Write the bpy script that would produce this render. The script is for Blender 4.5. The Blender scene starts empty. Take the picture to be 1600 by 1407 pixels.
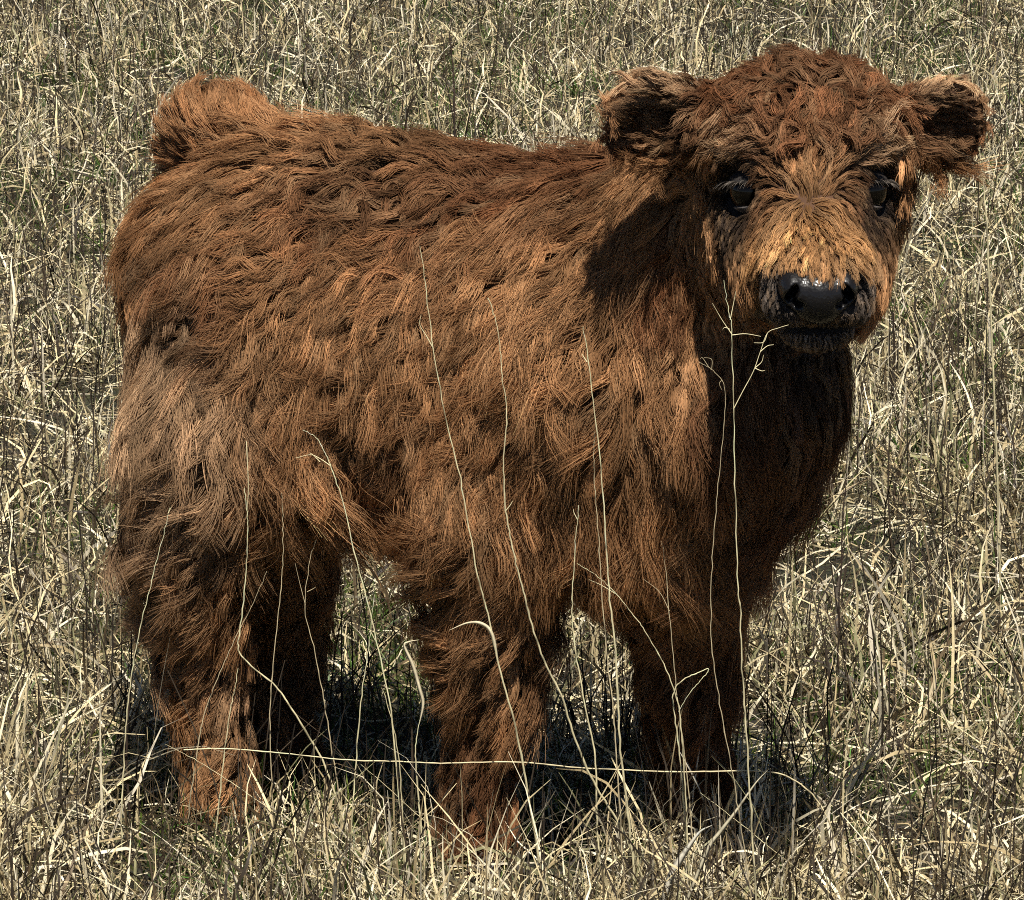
import bpy, math, random
import numpy as np
from mathutils import Vector
from mathutils.bvhtree import BVHTree
from mathutils.kdtree import KDTree

rng = np.random.default_rng(7)
random.seed(7)
sc = bpy.context.scene
COL = sc.collection

# ------------------------------------------------------------------ camera, sky, sun, exposure
CAM = np.array([0.0, -5.0, 1.6])
PITCH = math.radians(12.04)
FPX = 6277.0                                   # focal length in pixels of the 1600 px wide photograph
cam = bpy.data.cameras.new('camera')
cam.sensor_fit = 'HORIZONTAL'
cam.sensor_width = 36.0
cam.lens = FPX / 1600.0 * 36.0
cam.clip_start = 0.05
cam.clip_end = 5000.0
camo = bpy.data.objects.new('camera', cam)
camo.location = CAM
camo.rotation_euler = (math.pi / 2 - PITCH, 0, 0)
COL.objects.link(camo)
sc.camera = camo

SUN_DIR = np.array([0.06, -0.46, 0.885]); SUN_DIR /= np.linalg.norm(SUN_DIR)   # towards the sun
world = bpy.data.worlds.new('World')
sc.world = world
world.use_nodes = True
nt = world.node_tree
nt.nodes.clear()
sky = nt.nodes.new('ShaderNodeTexSky')
sky.sky_type = 'NISHITA'
sky.sun_disc = False
sky.altitude = 1500.0
sky.air_density = 0.6
sky.dust_density = 0.3
sky.ozone_density = 0.3
sky.sun_elevation = math.asin(SUN_DIR[2])
sky.sun_rotation = math.atan2(SUN_DIR[0], SUN_DIR[1])
bg = nt.nodes.new('ShaderNodeBackground')
bg.inputs['Strength'].default_value = 0.05
wo = nt.nodes.new('ShaderNodeOutputWorld')
nt.links.new(sky.outputs[0], bg.inputs['Color'])
nt.links.new(bg.outputs[0], wo.inputs['Surface'])
sun = bpy.data.lights.new('sun', 'SUN')
sun.energy = 5.0
sun.angle = math.radians(0.5)
sun.color = (1.0, 0.95, 0.86)
suno = bpy.data.objects.new('sun', sun)
suno.rotation_euler = Vector(SUN_DIR).to_track_quat('Z', 'Y').to_euler()
suno.location = (2, -4, 8)
COL.objects.link(suno)
sc.view_settings.view_transform = 'Standard'
sc.view_settings.look = 'None'
sc.view_settings.exposure = 0.55
sc.view_settings.gamma = 1.0
sc.view_settings.use_curve_mapping = False
sc.render.engine = 'CYCLES'
sc.cycles.max_bounces = 4
sc.cycles.diffuse_bounces = 1
sc.cycles.glossy_bounces = 2
sc.cycles.transmission_bounces = 3
sc.cycles.transparent_max_bounces = 8
sc.cycles.use_denoising = False
sc.cycles.sample_clamp_indirect = 4.0
sc.cycles_curves.shape = 'RIBBONS'
sc.cycles_curves.subdivisions = 1
sc.cycles.use_adaptive_sampling = True
sc.cycles.adaptive_threshold = 0.022
sc.cycles.adaptive_min_samples = 12
sc.cycles.filter_width = 1.0

FWD = np.array([0, math.cos(PITCH), -math.sin(PITCH)])
UPV = np.array([0, math.sin(PITCH), math.cos(PITCH)])
RIG = np.array([1.0, 0, 0])


def ray(u, v):
    d = FWD + RIG * (u - 800.0) / FPX + UPV * (703.5 - v) / FPX
    return d


def P(u, v, y):
    """the point of the plane at depth y that the photograph shows at (u, v)"""
    d = ray(u, v)
    return CAM + d * ((y - CAM[1]) / d[1])


def unit(a):
    a = np.asarray(a, float)
    return a / np.maximum(np.linalg.norm(a, axis=-1, keepdims=True), 1e-9)


# ------------------------------------------------------------------ materials
def new_mat(name):
    m = bpy.data.materials.new(name)
    m.use_nodes = True
    n = m.node_tree
    n.nodes.clear()
    out = n.nodes.new('ShaderNodeOutputMaterial')
    return m, n, out


def mat_ground():
    m, n, out = new_mat('soil_and_litter')
    b = n.nodes.new('ShaderNodeBsdfPrincipled')
    b.inputs['Roughness'].default_value = 0.95
    tc = n.nodes.new('ShaderNodeTexCoord')
    n1 = n.nodes.new('ShaderNodeTexNoise'); n1.inputs['Scale'].default_value = 2.2; n1.inputs['Detail'].default_value = 2
    n2 = n.nodes.new('ShaderNodeTexNoise'); n2.inputs['Scale'].default_value = 55; n2.inputs['Detail'].default_value = 3
    r1 = n.nodes.new('ShaderNodeValToRGB')
    r1.color_ramp.elements[0].position = 0.38; r1.color_ramp.elements[0].color = (0.016, 0.013, 0.007, 1)
    r1.color_ramp.elements[1].position = 0.66; r1.color_ramp.elements[1].color = (0.020, 0.024, 0.008, 1)
    r2 = n.nodes.new('ShaderNodeValToRGB')
    r2.color_ramp.elements[0].position = 0.42; r2.color_ramp.elements[0].color = (0.5, 0.5, 0.5, 1)
    r2.color_ramp.elements[1].position = 0.7; r2.color_ramp.elements[1].color = (2.6, 2.3, 1.9, 1)
    mx = n.nodes.new('ShaderNodeMix'); mx.data_type = 'RGBA'; mx.blend_type = 'MULTIPLY'; mx.inputs['Factor'].default_value = 1
    bp = n.nodes.new('ShaderNodeBump'); bp.inputs['Strength'].default_value = 0.9; bp.inputs['Distance'].default_value = 0.02
    for t in (n1, n2): n.links.new(tc.outputs['Object'], t.inputs['Vector'])
    n.links.new(n1.outputs[0], r1.inputs[0]); n.links.new(n2.outputs[0], r2.inputs[0])
    n.links.new(r1.outputs[0], mx.inputs[6]); n.links.new(r2.outputs[0], mx.inputs[7])
    n.links.new(mx.outputs[2], b.inputs['Base Color'])
    n.links.new(n2.outputs[0], bp.inputs['Height']); n.links.new(bp.outputs[0], b.inputs['Normal'])
    n.links.new(b.outputs[0], out.inputs[0])
    return m


def mat_blade(name, trans=0.3, rough=0.55):
    """dry or green blades: colour of each blade from its 'col' attribute, thin enough to let light through"""
    m, n, out = new_mat(name)
    at = n.nodes.new('ShaderNodeAttribute'); at.attribute_name = 'col'
    tc = n.nodes.new('ShaderNodeTexCoord')
    ns = n.nodes.new('ShaderNodeTexNoise'); ns.inputs['Scale'].default_value = 60; ns.inputs['Detail'].default_value = 3
    n.links.new(tc.outputs['Object'], ns.inputs['Vector'])
    mr = n.nodes.new('ShaderNodeMapRange'); mr.inputs[1].default_value = 0.3; mr.inputs[2].default_value = 0.7; mr.inputs[3].default_value = 0.72; mr.inputs[4].default_value = 1.15
    n.links.new(ns.outputs[0], mr.inputs[0])
    mx = n.nodes.new('ShaderNodeVectorMath'); mx.operation = 'SCALE'
    n.links.new(at.outputs['Color'], mx.inputs[0]); n.links.new(mr.outputs[0], mx.inputs['Scale'])
    b = n.nodes.new('ShaderNodeBsdfPrincipled')
    b.inputs['Roughness'].default_value = rough
    b.inputs['Specular IOR Level'].default_value = 0.35
    tr = n.nodes.new('ShaderNodeBsdfTranslucent')
    ms = n.nodes.new('ShaderNodeMixShader'); ms.inputs[0].default_value = trans
    n.links.new(mx.outputs[0], b.inputs['Base Color']); n.links.new(mx.outputs[0], tr.inputs['Color'])
    n.links.new(b.outputs[0], ms.inputs[1]); n.links.new(tr.outputs[0], ms.inputs[2])
    n.links.new(ms.outputs[0], out.inputs[0])
    return m


def mat_plain(name, col, rough=0.6, scale=40.0, var=0.35, bump=0.3, bdist=0.002, coat=0.0, spec=0.5):
    m, n, out = new_mat(name)
    b = n.nodes.new('ShaderNodeBsdfPrincipled')
    b.inputs['Roughness'].default_value = rough
    b.inputs['Coat Weight'].default_value = coat
    b.inputs['Coat Roughness'].default_value = 0.06
    b.inputs['Specular IOR Level'].default_value = spec
    tc = n.nodes.new('ShaderNodeTexCoord')
    ns = n.nodes.new('ShaderNodeTexNoise'); ns.inputs['Scale'].default_value = scale; ns.inputs['Detail'].default_value = 5
    n.links.new(tc.outputs['Object'], ns.inputs['Vector'])
    rp = n.nodes.new('ShaderNodeValToRGB')
    rp.color_ramp.elements[0].position = 0.3; rp.color_ramp.elements[1].position = 0.7
    rp.color_ramp.elements[0].color = (*[c * (1 - var) for c in col], 1)
    rp.color_ramp.elements[1].color = (*[c * (1 + var) for c in col], 1)
    n.links.new(ns.outputs[0], rp.inputs[0]); n.links.new(rp.outputs[0], b.inputs['Base Color'])
    bp = n.nodes.new('ShaderNodeBump'); bp.inputs['Strength'].default_value = bump; bp.inputs['Distance'].default_value = bdist
    n.links.new(ns.outputs[0], bp.inputs['Height']); n.links.new(bp.outputs[0], b.inputs['Normal'])
    n.links.new(b.outputs[0], out.inputs[0])
    return m


def mat_nose():
    m, n, out = new_mat('wet_black_nose')
    b = n.nodes.new('ShaderNodeBsdfPrincipled')
    b.inputs['Base Color'].default_value = (0.009, 0.008, 0.008, 1)
    b.inputs['Roughness'].default_value = 0.38
    b.inputs['Specular IOR Level'].default_value = 0.15
    b.inputs['Coat Weight'].default_value = 0.35
    b.inputs['Coat Roughness'].default_value = 0.14
    tc = n.nodes.new('ShaderNodeTexCoord')
    vo = n.nodes.new('ShaderNodeTexVoronoi'); vo.inputs['Scale'].default_value = 300
    ns = n.nodes.new('ShaderNodeTexNoise'); ns.inputs['Scale'].default_value = 45; ns.inputs['Detail'].default_value = 4
    ad = n.nodes.new('ShaderNodeMath'); ad.operation = 'ADD'
    for t in (vo, ns): n.links.new(tc.outputs['Object'], t.inputs['Vector'])
    vm = n.nodes.new('ShaderNodeMath'); vm.operation = 'MULTIPLY'; vm.inputs[1].default_value = 0.6
    n.links.new(vo.outputs['Distance'], vm.inputs[0]); n.links.new(vm.outputs[0], ad.inputs[0]); n.links.new(ns.outputs[0], ad.inputs[1])
    bp = n.nodes.new('ShaderNodeBump'); bp.inputs['Strength'].default_value = 0.35; bp.inputs['Distance'].default_value = 0.0012
    n.links.new(ad.outputs[0], bp.inputs['Height'])
    n.links.new(bp.outputs[0], b.inputs['Normal']); n.links.new(bp.outputs[0], b.inputs['Coat Normal'])
    n.links.new(b.outputs[0], out.inputs[0])
    return m


def mat_hair(name):
    """coarse, mostly opaque hair: soft body colour, a sheen along the strand and a little light let through"""
    m, n, out = new_mat(name)
    at = n.nodes.new('ShaderNodeAttribute'); at.attribute_name = 'col'
    df = n.nodes.new('ShaderNodeBsdfDiffuse')
    hr_ = n.nodes.new('ShaderNodeBsdfHair'); hr_.component = 'Reflection'
    hr_.inputs['RoughnessU'].default_value = 0.28; hr_.inputs['RoughnessV'].default_value = 0.8; hr_.inputs['Offset'].default_value = 0.0
    ht = n.nodes.new('ShaderNodeBsdfHair'); ht.component = 'Transmission'
    ht.inputs['RoughnessU'].default_value = 0.3; ht.inputs['RoughnessV'].default_value = 0.6
    sc_ = n.nodes.new('ShaderNodeVectorMath'); sc_.operation = 'MULTIPLY_ADD'
    sc_.inputs[1].default_value = (1.1, 1.1, 1.1); sc_.inputs[2].default_value = (0.03, 0.024, 0.018)
    n.links.new(at.outputs['Color'], sc_.inputs[0])
    n.links.new(sc_.outputs[0], hr_.inputs['Color'])
    n.links.new(at.outputs['Color'], df.inputs['Color']); n.links.new(at.outputs['Color'], ht.inputs['Color'])
    m1 = n.nodes.new('ShaderNodeMixShader'); m1.inputs[0].default_value = 0.5
    n.links.new(df.outputs[0], m1.inputs[1]); n.links.new(hr_.outputs[0], m1.inputs[2])
    m2 = n.nodes.new('ShaderNodeMixShader'); m2.inputs[0].default_value = 0.12
    n.links.new(m1.outputs[0], m2.inputs[1]); n.links.new(ht.outputs[0], m2.inputs[2])
    n.links.new(m2.outputs[0], out.inputs[0])
    return m


M_GROUND = mat_ground()
M_DRY = mat_blade('dry_blade', 0.16)
M_GREEN = mat_blade('green_blade', 0.35, 0.45)
M_STALK = mat_blade('straw_stem', 0.08, 0.5)
M_DARK = mat_blade('dead_stem', 0.0, 0.8)
M_SKIN = mat_blade('calf_skin', 0.0, 0.85)
M_LID = mat_plain('bare_eyelid', (0.016, 0.012, 0.010), 0.75, 120, 0.35, 0.6, 0.001)
M_LIDLOW = mat_plain('grey_eyelid_rim', (0.085, 0.072, 0.064), 0.5, 120, 0.35, 0.6, 0.001)
M_EYE = mat_plain('wet_dark_eye', (0.004, 0.003, 0.002), 0.03, 30, 0.2, 0.0, 0.001, 0.0, 0.24)
M_NOSE = mat_nose()
M_HOOF = mat_plain('dark_hoof', (0.035, 0.028, 0.022), 0.55, 90, 0.4, 0.5)
M_HAIR = mat_hair('calf_hair')


# ------------------------------------------------------------------ helpers
def tag(o, label=None, cat=None, group=None, kind=None):
    if label: o['label'] = label
    if cat: o['category'] = cat
    if group: o['group'] = group
    if kind: o['kind'] = kind
    return o


def mesh_obj(name, verts, faces, mat, parent=None, cols=None, smooth=True):
    """verts (n,3) array, faces (m,k) array; optional per-vertex colour"""
    verts = np.asarray(verts, np.float32); faces = np.asarray(faces, np.int32)
    me = bpy.data.meshes.new(name)
    me.vertices.add(len(verts)); me.vertices.foreach_set('co', verts.ravel())
    k = faces.shape[1]
    me.loops.add(faces.size); me.loops.foreach_set('vertex_index', faces.ravel())
    me.polygons.add(len(faces))
    me.polygons.foreach_set('loop_start', np.arange(0, faces.size, k, dtype=np.int32))
    me.update(calc_edges=True)
    if smooth:
        me.polygons.foreach_set('use_smooth', np.ones(len(faces), bool))
    if cols is not None:
        a = me.attributes.new('col', 'FLOAT_COLOR', 'POINT')
        c4 = np.ones((len(verts), 4), np.float32); c4[:, :3] = cols
        a.data.foreach_set('color', c4.ravel())
    me.materials.append(mat)
    o = bpy.data.objects.new(name, me)
    COL.objects.link(o)
    if parent is not None: o.parent = parent
    return o


def curves_obj(name, pts, rad, cols, mat, parent=None):
    """pts (n,k,3), rad (n,k), cols (n,k,3): hair strands"""
    n, k = pts.shape[:2]
    hc = bpy.data.hair_curves.new(name)
    hc.add_curves([k] * n)
    hc.attributes['position'].data.foreach_set('vector', pts.astype(np.float32).ravel())
    r = hc.attributes.get('radius') or hc.attributes.new('radius', 'FLOAT', 'POINT')
    r.data.foreach_set('value', rad.astype(np.float32).ravel())
    c4 = np.ones((n * k, 4), np.float32); c4[:, :3] = cols.reshape(-1, 3)
    a = hc.attributes.new('col', 'FLOAT_COLOR', 'POINT')
    a.data.foreach_set('color', c4.ravel())
    hc.materials.append(mat)
    o = bpy.data.objects.new(name, hc)
    COL.objects.link(o)
    if parent is not None: o.parent = parent
    return o


class Noise:
    """smooth vector noise from random Fourier waves"""
    def __init__(self, wavelength, dim=1, n=14, seed=0):
        g = np.random.default_rng(seed)
        self.k = unit(g.normal(size=(n, 3))) * (2 * math.pi / (wavelength * g.uniform(0.6, 1.7, (n, 1))))
        self.p = g.uniform(0, 6.283, (n, dim)); self.n = n
    def __call__(self, x):
        ph = x @ self.k.T
        return np.sin(ph[..., None] + self.p).sum(-2) * math.sqrt(2.0 / self.n)   # about unit variance


GN_BIG = Noise(1.6, 1, 10, 3)
GN_SM = Noise(0.35, 1, 10, 4)


def ground_z(x, y):
    p = np.stack([x, y, np.zeros_like(x)], -1)
    r = np.hypot(x, y)
    w = np.clip((r - 0.7) / 1.5, 0, 1)
    return 0.022 * w * GN_BIG(p)[..., 0] + 0.006 * GN_SM(p)[..., 0] - 0.004


# ------------------------------------------------------------------ the setting: ground
def build_ground():
    t = np.linspace(-1, 1, 261)
    s = np.sinh(t * 7.0) / math.sinh(7.0) * 1500.0
    X, Y = np.meshgrid(s, s, indexing='ij')
    far = np.clip((np.hypot(X, Y) - 30) / 100, 0, 1)
    Z = ground_z(X, Y) * (1 - far)
    n = len(s)
    i = np.arange(n * n).reshape(n, n)
    f = np.stack([i[:-1, :-1], i[1:, :-1], i[1:, 1:], i[:-1, 1:]], -1).reshape(-1, 4)
    o = mesh_obj('ground', np.stack([X, Y, Z], -1).reshape(-1, 3), f, M_GROUND)
    return tag(o, 'dark soil and plant litter of the pasture under the grass', 'ground', kind='structure')


build_ground()

# ------------------------------------------------------------------ the calf: one continuous body from blended volumes
YAW = math.radians(28)
CF = np.array([math.cos(YAW), -math.sin(YAW), 0.0])      # the calf's forward
CR = np.array([-math.sin(YAW), -math.cos(YAW), 0.0])     # its right side, towards the camera
CU = np.array([0, 0, 1.0])
CO = np.array([-0.01, 0.0, 0.0])


def L(a, b, z):
    return CO + CF * a + CR * b + CU * z


def to_local(p):
    q = p - CO
    return np.stack([q @ CF, q @ CR, q[..., 2]], -1)


H_SP = 0.0075
LO = np.array([-0.62, -0.86, 0.0]); HI = np.array([0.66, 0.52, 1.17])
SH = np.ceil((HI - LO) / H_SP).astype(int) + 1
GX = [LO[k] + H_SP * np.arange(SH[k]) for k in range(3)]
D = np.full(SH, 0.25, np.float32)
MARG = 0.11


def block(lo, hi):
    a = np.clip(np.floor((lo - MARG - LO) / H_SP).astype(int), 0, SH - 1)
    b = np.clip(np.ceil((hi + MARG - LO) / H_SP).astype(int) + 1, 1, SH)
    sl = tuple(slice(a[k], b[k]) for k in range(3))
    X, Y, Z = np.meshgrid(*[GX[k][a[k]:b[k]].astype(np.float32) for k in range(3)], indexing='ij')
    return sl, X, Y, Z


def blend(sl, d, k):
    A = D[sl]
    h = np.maximum(k - np.abs(A - d), 0) / k
    D[sl] = np.minimum(A, d) - h * h * k * 0.25


def carve(sl, d, k):
    A = D[sl]; d = -d
    h = np.maximum(k - np.abs(A - d), 0) / k
    D[sl] = np.maximum(A, d) + h * h * k * 0.25


def cone(p, q, r1, r2, k=0.05, flat=1.0, axis=None):
    """round cone from p to q; flat > 1 squeezes it along axis (default: across the body)"""
    p = np.asarray(p, float); q = np.asarray(q, float)
    r = max(r1, r2)
    sl, X, Y, Z = block(np.minimum(p, q) - r, np.maximum(p, q) + r)
    ax = CR if axis is None else axis
    d = q - p
    if flat != 1.0: d = d + ax * (d @ ax) * (flat - 1)
    dx, dy, dz = X - p[0], Y - p[1], Z - p[2]
    if flat != 1.0:
        t = (dx * ax[0] + dy * ax[1] + dz * ax[2]) * (flat - 1)
        dx, dy, dz = dx + t * ax[0], dy + t * ax[1], dz + t * ax[2]
    h = np.clip((dx * d[0] + dy * d[1] + dz * d[2]) / (d @ d + 1e-9), 0, 1)
    e = np.sqrt((dx - h * d[0]) ** 2 + (dy - h * d[1]) ** 2 + (dz - h * d[2]) ** 2) - (r1 + h * (r2 - r1))
    blend(sl, e / (1 + (flat - 1) * 0.5), k)


def ell(c, axes, radii, k=0.04, cut=False):
    c = np.asarray(c, float); axes = [unit(a) for a in axes]
    r = max(radii)
    sl, X, Y, Z = block(c - r, c + r)
    dx, dy, dz = X - c[0], Y - c[1], Z - c[2]
    q = [(dx * a[0] + dy * a[1] + dz * a[2]) for a in axes]
    k0 = np.sqrt(sum((q[i] / radii[i]) ** 2 for i in range(3)))
    k1 = np.sqrt(sum((q[i] / radii[i] ** 2) ** 2 for i in range(3)))
    e = np.where(k1 > 1e-6, k0 * (k0 - 1) / np.maximum(k1, 1e-6), -min(radii))
    (carve if cut else blend)(sl, e, k)


# head frame
HA = math.radians(22)
EYE = P(1262, 298, -0.43)                       # midway between the eyes
HF = unit([0.03, -math.cos(HA), -math.sin(HA)])  # poll to nose
HR = unit(np.cross(HF, [0, 0, 1]))               # screen right
HR = HR if HR[0] > 0 else -HR
HU = unit(np.cross(HR, HF)); HU = HU if HU[2] > 0 else -HU


def Hd(r, f, u):
    return EYE + HR * r + HF * f + HU * u


# torso
cone(L(-0.33, 0, 0.705), L(-0.08, 0, 0.635), 0.165, 0.200, 0.06, 1.12)
cone(L(-0.08, 0, 0.635), L(0.16, 0, 0.640), 0.200, 0.195, 0.06, 1.12)
cone(L(-0.415, 0, 0.752), L(-0.25, 0, 0.765), 0.105, 0.13, 0.05)
cone(L(-0.418, 0.01, 0.72), L(-0.395, 0.05, 0.56), 0.10, 0.095, 0.05)
cone(L(-0.395, 0.05, 0.56), P(306, 760, 0.03), 0.092, 0.070, 0.05)
cone(L(-0.27, 0, 0.79), L(-0.12, 0, 0.785), 0.105, 0.105, 0.06, 1.1)
cone(L(-0.12, 0, 0.785), L(0.12, 0, 0.765), 0.105, 0.12, 0.06, 1.1)
cone(L(0.16, 0, 0.655), L(0.27, 0.01, 0.61), 0.18, 0.13, 0.06)
cone(L(0.25, 0.0, 0.60), L(0.20, 0.0, 0.50), 0.132, 0.105, 0.06)
cone(L(0.06, 0.0, 0.545), L(0.21, 0.0, 0.50), 0.135, 0.108, 0.06)
cone(L(0.19, 0.09, 0.66), L(0.19, 0.08, 0.50), 0.125, 0.10, 0.06)
# neck and brisket
cone(L(0.13, 0.0, 0.715), Hd(0.0, -0.12, -0.045), 0.15, 0.085, 0.07)
cone(L(0.27, 0.0, 0.64), Hd(0.01, -0.10, -0.07), 0.135, 0.085, 0.07)
cone(P(1150, 630, -0.24), P(1090, 840, -0.20), 0.112, 0.062, 0.06)
# near hind leg
cone(L(-0.31, 0.06, 0.66), P(322, 690, 0.02), 0.12, 0.078, 0.05)
cone(L(-0.31, 0.07, 0.70), L(-0.20, 0.10, 0.53), 0.12, 0.085, 0.05)
cone(P(322, 690, 0.02), P(298, 860, 0.04), 0.074, 0.060, 0.04)
cone(P(295, 860, 0.04), P(312, 985, 0.085), 0.062, 0.042, 0.03)
cone(P(312, 985, 0.085), P(342, 1190, 0.07), 0.038, 0.030, 0.03)
cone(P(342, 1190, 0.07), P(348, 1255, 0.06), 0.034, 0.038, 0.02)
# far hind leg
cone(L(-0.31, -0.07, 0.66), P(420, 690, 0.20), 0.13, 0.10, 0.05)
cone(P(420, 690, 0.20), P(425, 860, 0.215), 0.09, 0.062, 0.04)
cone(P(425, 860, 0.215), P(440, 985, 0.25), 0.06, 0.042, 0.03)
cone(P(440, 985, 0.25), P(440, 1160, 0.235), 0.038, 0.030, 0.03)
cone(P(440, 1160, 0.235), P(446, 1215, 0.225), 0.034, 0.038, 0.02)
# near foreleg
cone(L(0.12, 0.09, 0.66), P(775, 800, -0.145), 0.12, 0.078, 0.05)
cone(P(772, 800, -0.145), P(765, 1060, -0.12), 0.080, 0.052, 0.04)
cone(P(765, 1060, -0.12), P(748, 1250, -0.105), 0.040, 0.032, 0.03)
cone(P(748, 1250, -0.105), P(746, 1312, -0.11), 0.035, 0.04, 0.02)
# far foreleg, a step ahead
cone(L(0.20, -0.09, 0.62), P(1065, 830, -0.09), 0.12, 0.08, 0.05)
cone(P(1065, 830, -0.09), P(1075, 1070, -0.075), 0.07, 0.044, 0.04)
cone(P(1075, 1070, -0.075), P(1085, 1235, -0.06), 0.038, 0.031, 0.03)
cone(P(1085, 1235, -0.06), P(1090, 1298, -0.07), 0.035, 0.04, 0.02)
# tail, carried in an arch above the rump and falling behind it
TAIL = [P(405, 250, 0.22), P(362, 212, 0.25), P(325, 200, 0.28), P(300, 232, 0.31), P(292, 325, 0.33), P(280, 460, 0.33)]
for a, b, r1, r2 in zip(TAIL[:-1], TAIL[1:], (0.050, 0.042, 0.036, 0.028, 0.02), (0.042, 0.036, 0.028, 0.02, 0.014)):
    cone(a, b, r1, r2, 0.02)
# head
cone(Hd(0, -0.075, 0.005), Hd(0, 0.03, -0.025), 0.092, 0.075, 0.04)
ell(Hd(0, -0.055, 0.045), (HR, HF, HU), (0.088, 0.085, 0.066), 0.04)
cone(Hd(0, 0.02, -0.03), Hd(0, 0.145, -0.032), 0.072, 0.048, 0.035)
ell(Hd(0, 0.138, -0.036), (HR, HF, HU), (0.056, 0.046, 0.042), 0.03)
cone(Hd(0, -0.03, -0.075), Hd(0, 0.120, -0.090), 0.06, 0.032, 0.035)
ell(Hd(0, 0.150, -0.092), (HR, HF, HU), (0.042, 0.034, 0.020), 0.018)
for s in (-1, 1):
    ell(Hd(s * 0.033, 0.158, -0.052), (HR, HF, HU), (0.028, 0.030, 0.020), 0.02)           # upper lip
    ell(Hd(s * 0.066, -0.075, 0.068), (HR, HF, HU), (0.030, 0.034, 0.026), 0.03)           # corner of the poll
for s in (-1, 1):
    cone(Hd(s * 0.048, -0.06, -0.04), Hd(s * 0.045, 0.06, -0.062), 0.055, 0.040, 0.04)       # cheek
    cone(Hd(s * 0.045, -0.02, -0.08), Hd(s * 0.036, 0.065, -0.092), 0.045, 0.032, 0.04)      # jaw
    cone(Hd(s * 0.062, -0.015, 0.040), Hd(s * 0.088, -0.03, 0.022), 0.022, 0.022, 0.02)   # brow
    ell(Hd(s * 0.076, 0.014, 0.003), (HR, HF, HU), (0.029, 0.034, 0.024), 0.02, cut=True)    # eye socket
ell(Hd(0, 0.190, -0.0745), (HR, HF, HU), (0.044, 0.034, 0.0050), 0.006, cut=True)           # mouth
for s in (-1, 1):
    ell(Hd(s * 0.033, 0.190, -0.024), (HR, HF, HU), (0.012, 0.034, 0.015), 0.006, cut=True)  # nostril
# ears: cupped leaves held out to the sides
EARS = []
for s, tip, root in ((-1, P(972, 160, -0.385), P(1100, 205, -0.375)), (1, P(1526, 167, -0.385), P(1418, 205, -0.375))):
    ax = unit(tip - root)
    face = unit(np.array([s * 0.25, -1.0, -0.25])); face = unit(face - ax * (face @ ax))
    side = unit(np.cross(ax, face)); side = side if side[2] > 0 else -side
    cen = (tip + root) / 2
    ln = np.linalg.norm(tip - root) / 2
    ell(cen, (ax, side, face), (ln * 1.10, 0.047, 0.022), 0.015)
    cone(root - ax * 0.03, root + ax * 0.03, 0.034, 0.028, 0.02)
    ell(cen + face * 0.020 + ax * 0.004, (ax, side, face), (ln * 0.90, 0.036, 0.021), 0.008, cut=True)
    EARS.append(dict(s=s, ax=ax, side=side, face=face, cen=cen, ln=ln, root=root, tip=tip))


def surface_nets(D, lo, h):
    S = D < 0
    nx, ny, nz = D.shape
    def cs(A, i, j, k): return A[i:nx - 1 + i, j:ny - 1 + j, k:nz - 1 + k]
    cnt = sum(cs(S, i, j, k).astype(np.int8) for i in (0, 1) for j in (0, 1) for k in (0, 1))
    act = (cnt > 0) & (cnt < 8)
    idx = np.argwhere(act)
    vid = np.full(act.shape, -1, np.int64); vid[act] = np.arange(len(idx))
    acc = np.zeros((len(idx), 3)); num = np.zeros(len(idx))
    corners = [(i, j, k) for i in (0, 1) for j in (0, 1) for k in (0, 1)]
    for a in corners:
        for ax in range(3):
            if a[ax]: continue
            b = list(a); b[ax] = 1
            da = D[idx[:, 0] + a[0], idx[:, 1] + a[1], idx[:, 2] + a[2]].astype(float)
            db = D[idx[:, 0] + b[0], idx[:, 1] + b[1], idx[:, 2] + b[2]].astype(float)
            m = (da < 0) != (db < 0)
            t = np.where(m, da / np.where(m, da - db, 1), 0)
            p = np.array(a, float)[None].repeat(len(idx), 0); p[:, ax] = t
            acc[m] += p[m]; num[m] += 1
    V = lo + h * (idx + acc / num[:, None])
    F = []
    for ax in range(3):
        o1, o2 = (ax + 1) % 3, (ax + 2) % 3
        sl0 = [slice(1, -1)] * 3; sl0[ax] = slice(0, -1)
        sl1 = [slice(1, -1)] * 3; sl1[ax] = slice(1, None)
        A, B = S[tuple(sl0)], S[tuple(sl1)]
        for flip, m in ((False, A & ~B), (True, ~A & B)):
            e = np.argwhere(m)
            if not len(e): continue
            base = e.copy(); base[:, o1] += 1; base[:, o2] += 1
            q = []
            for d1, d2 in ((0, 0), (-1, 0), (-1, -1), (0, -1)):
                c = base.copy(); c[:, o1] += d1; c[:, o2] += d2
                q.append(vid[c[:, 0], c[:, 1], c[:, 2]])
            q = np.stack(q, -1)
            F.append(q[:, ::-1] if flip else q)
    return V, np.concatenate(F)


GRAD = None


def sdf(p):
    """trilinear distance at points p (n,3)"""
    q = (p - LO) / H_SP
    q = np.clip(q, 0, np.array(SH) - 1.001)
    i = q.astype(np.int64); f = q - i
    out = 0
    for a in (0, 1):
        for b in (0, 1):
            for c in (0, 1):
                w = (f[:, 0] if a else 1 - f[:, 0]) * (f[:, 1] if b else 1 - f[:, 1]) * (f[:, 2] if c else 1 - f[:, 2])
                out = out + w * D[i[:, 0] + a, i[:, 1] + b, i[:, 2] + c]
    return out


def grad(p, e=0.006):
    g = np.stack([sdf(p + np.eye(3)[k] * e) - sdf(p - np.eye(3)[k] * e) for k in range(3)], -1)
    return unit(g)


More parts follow.
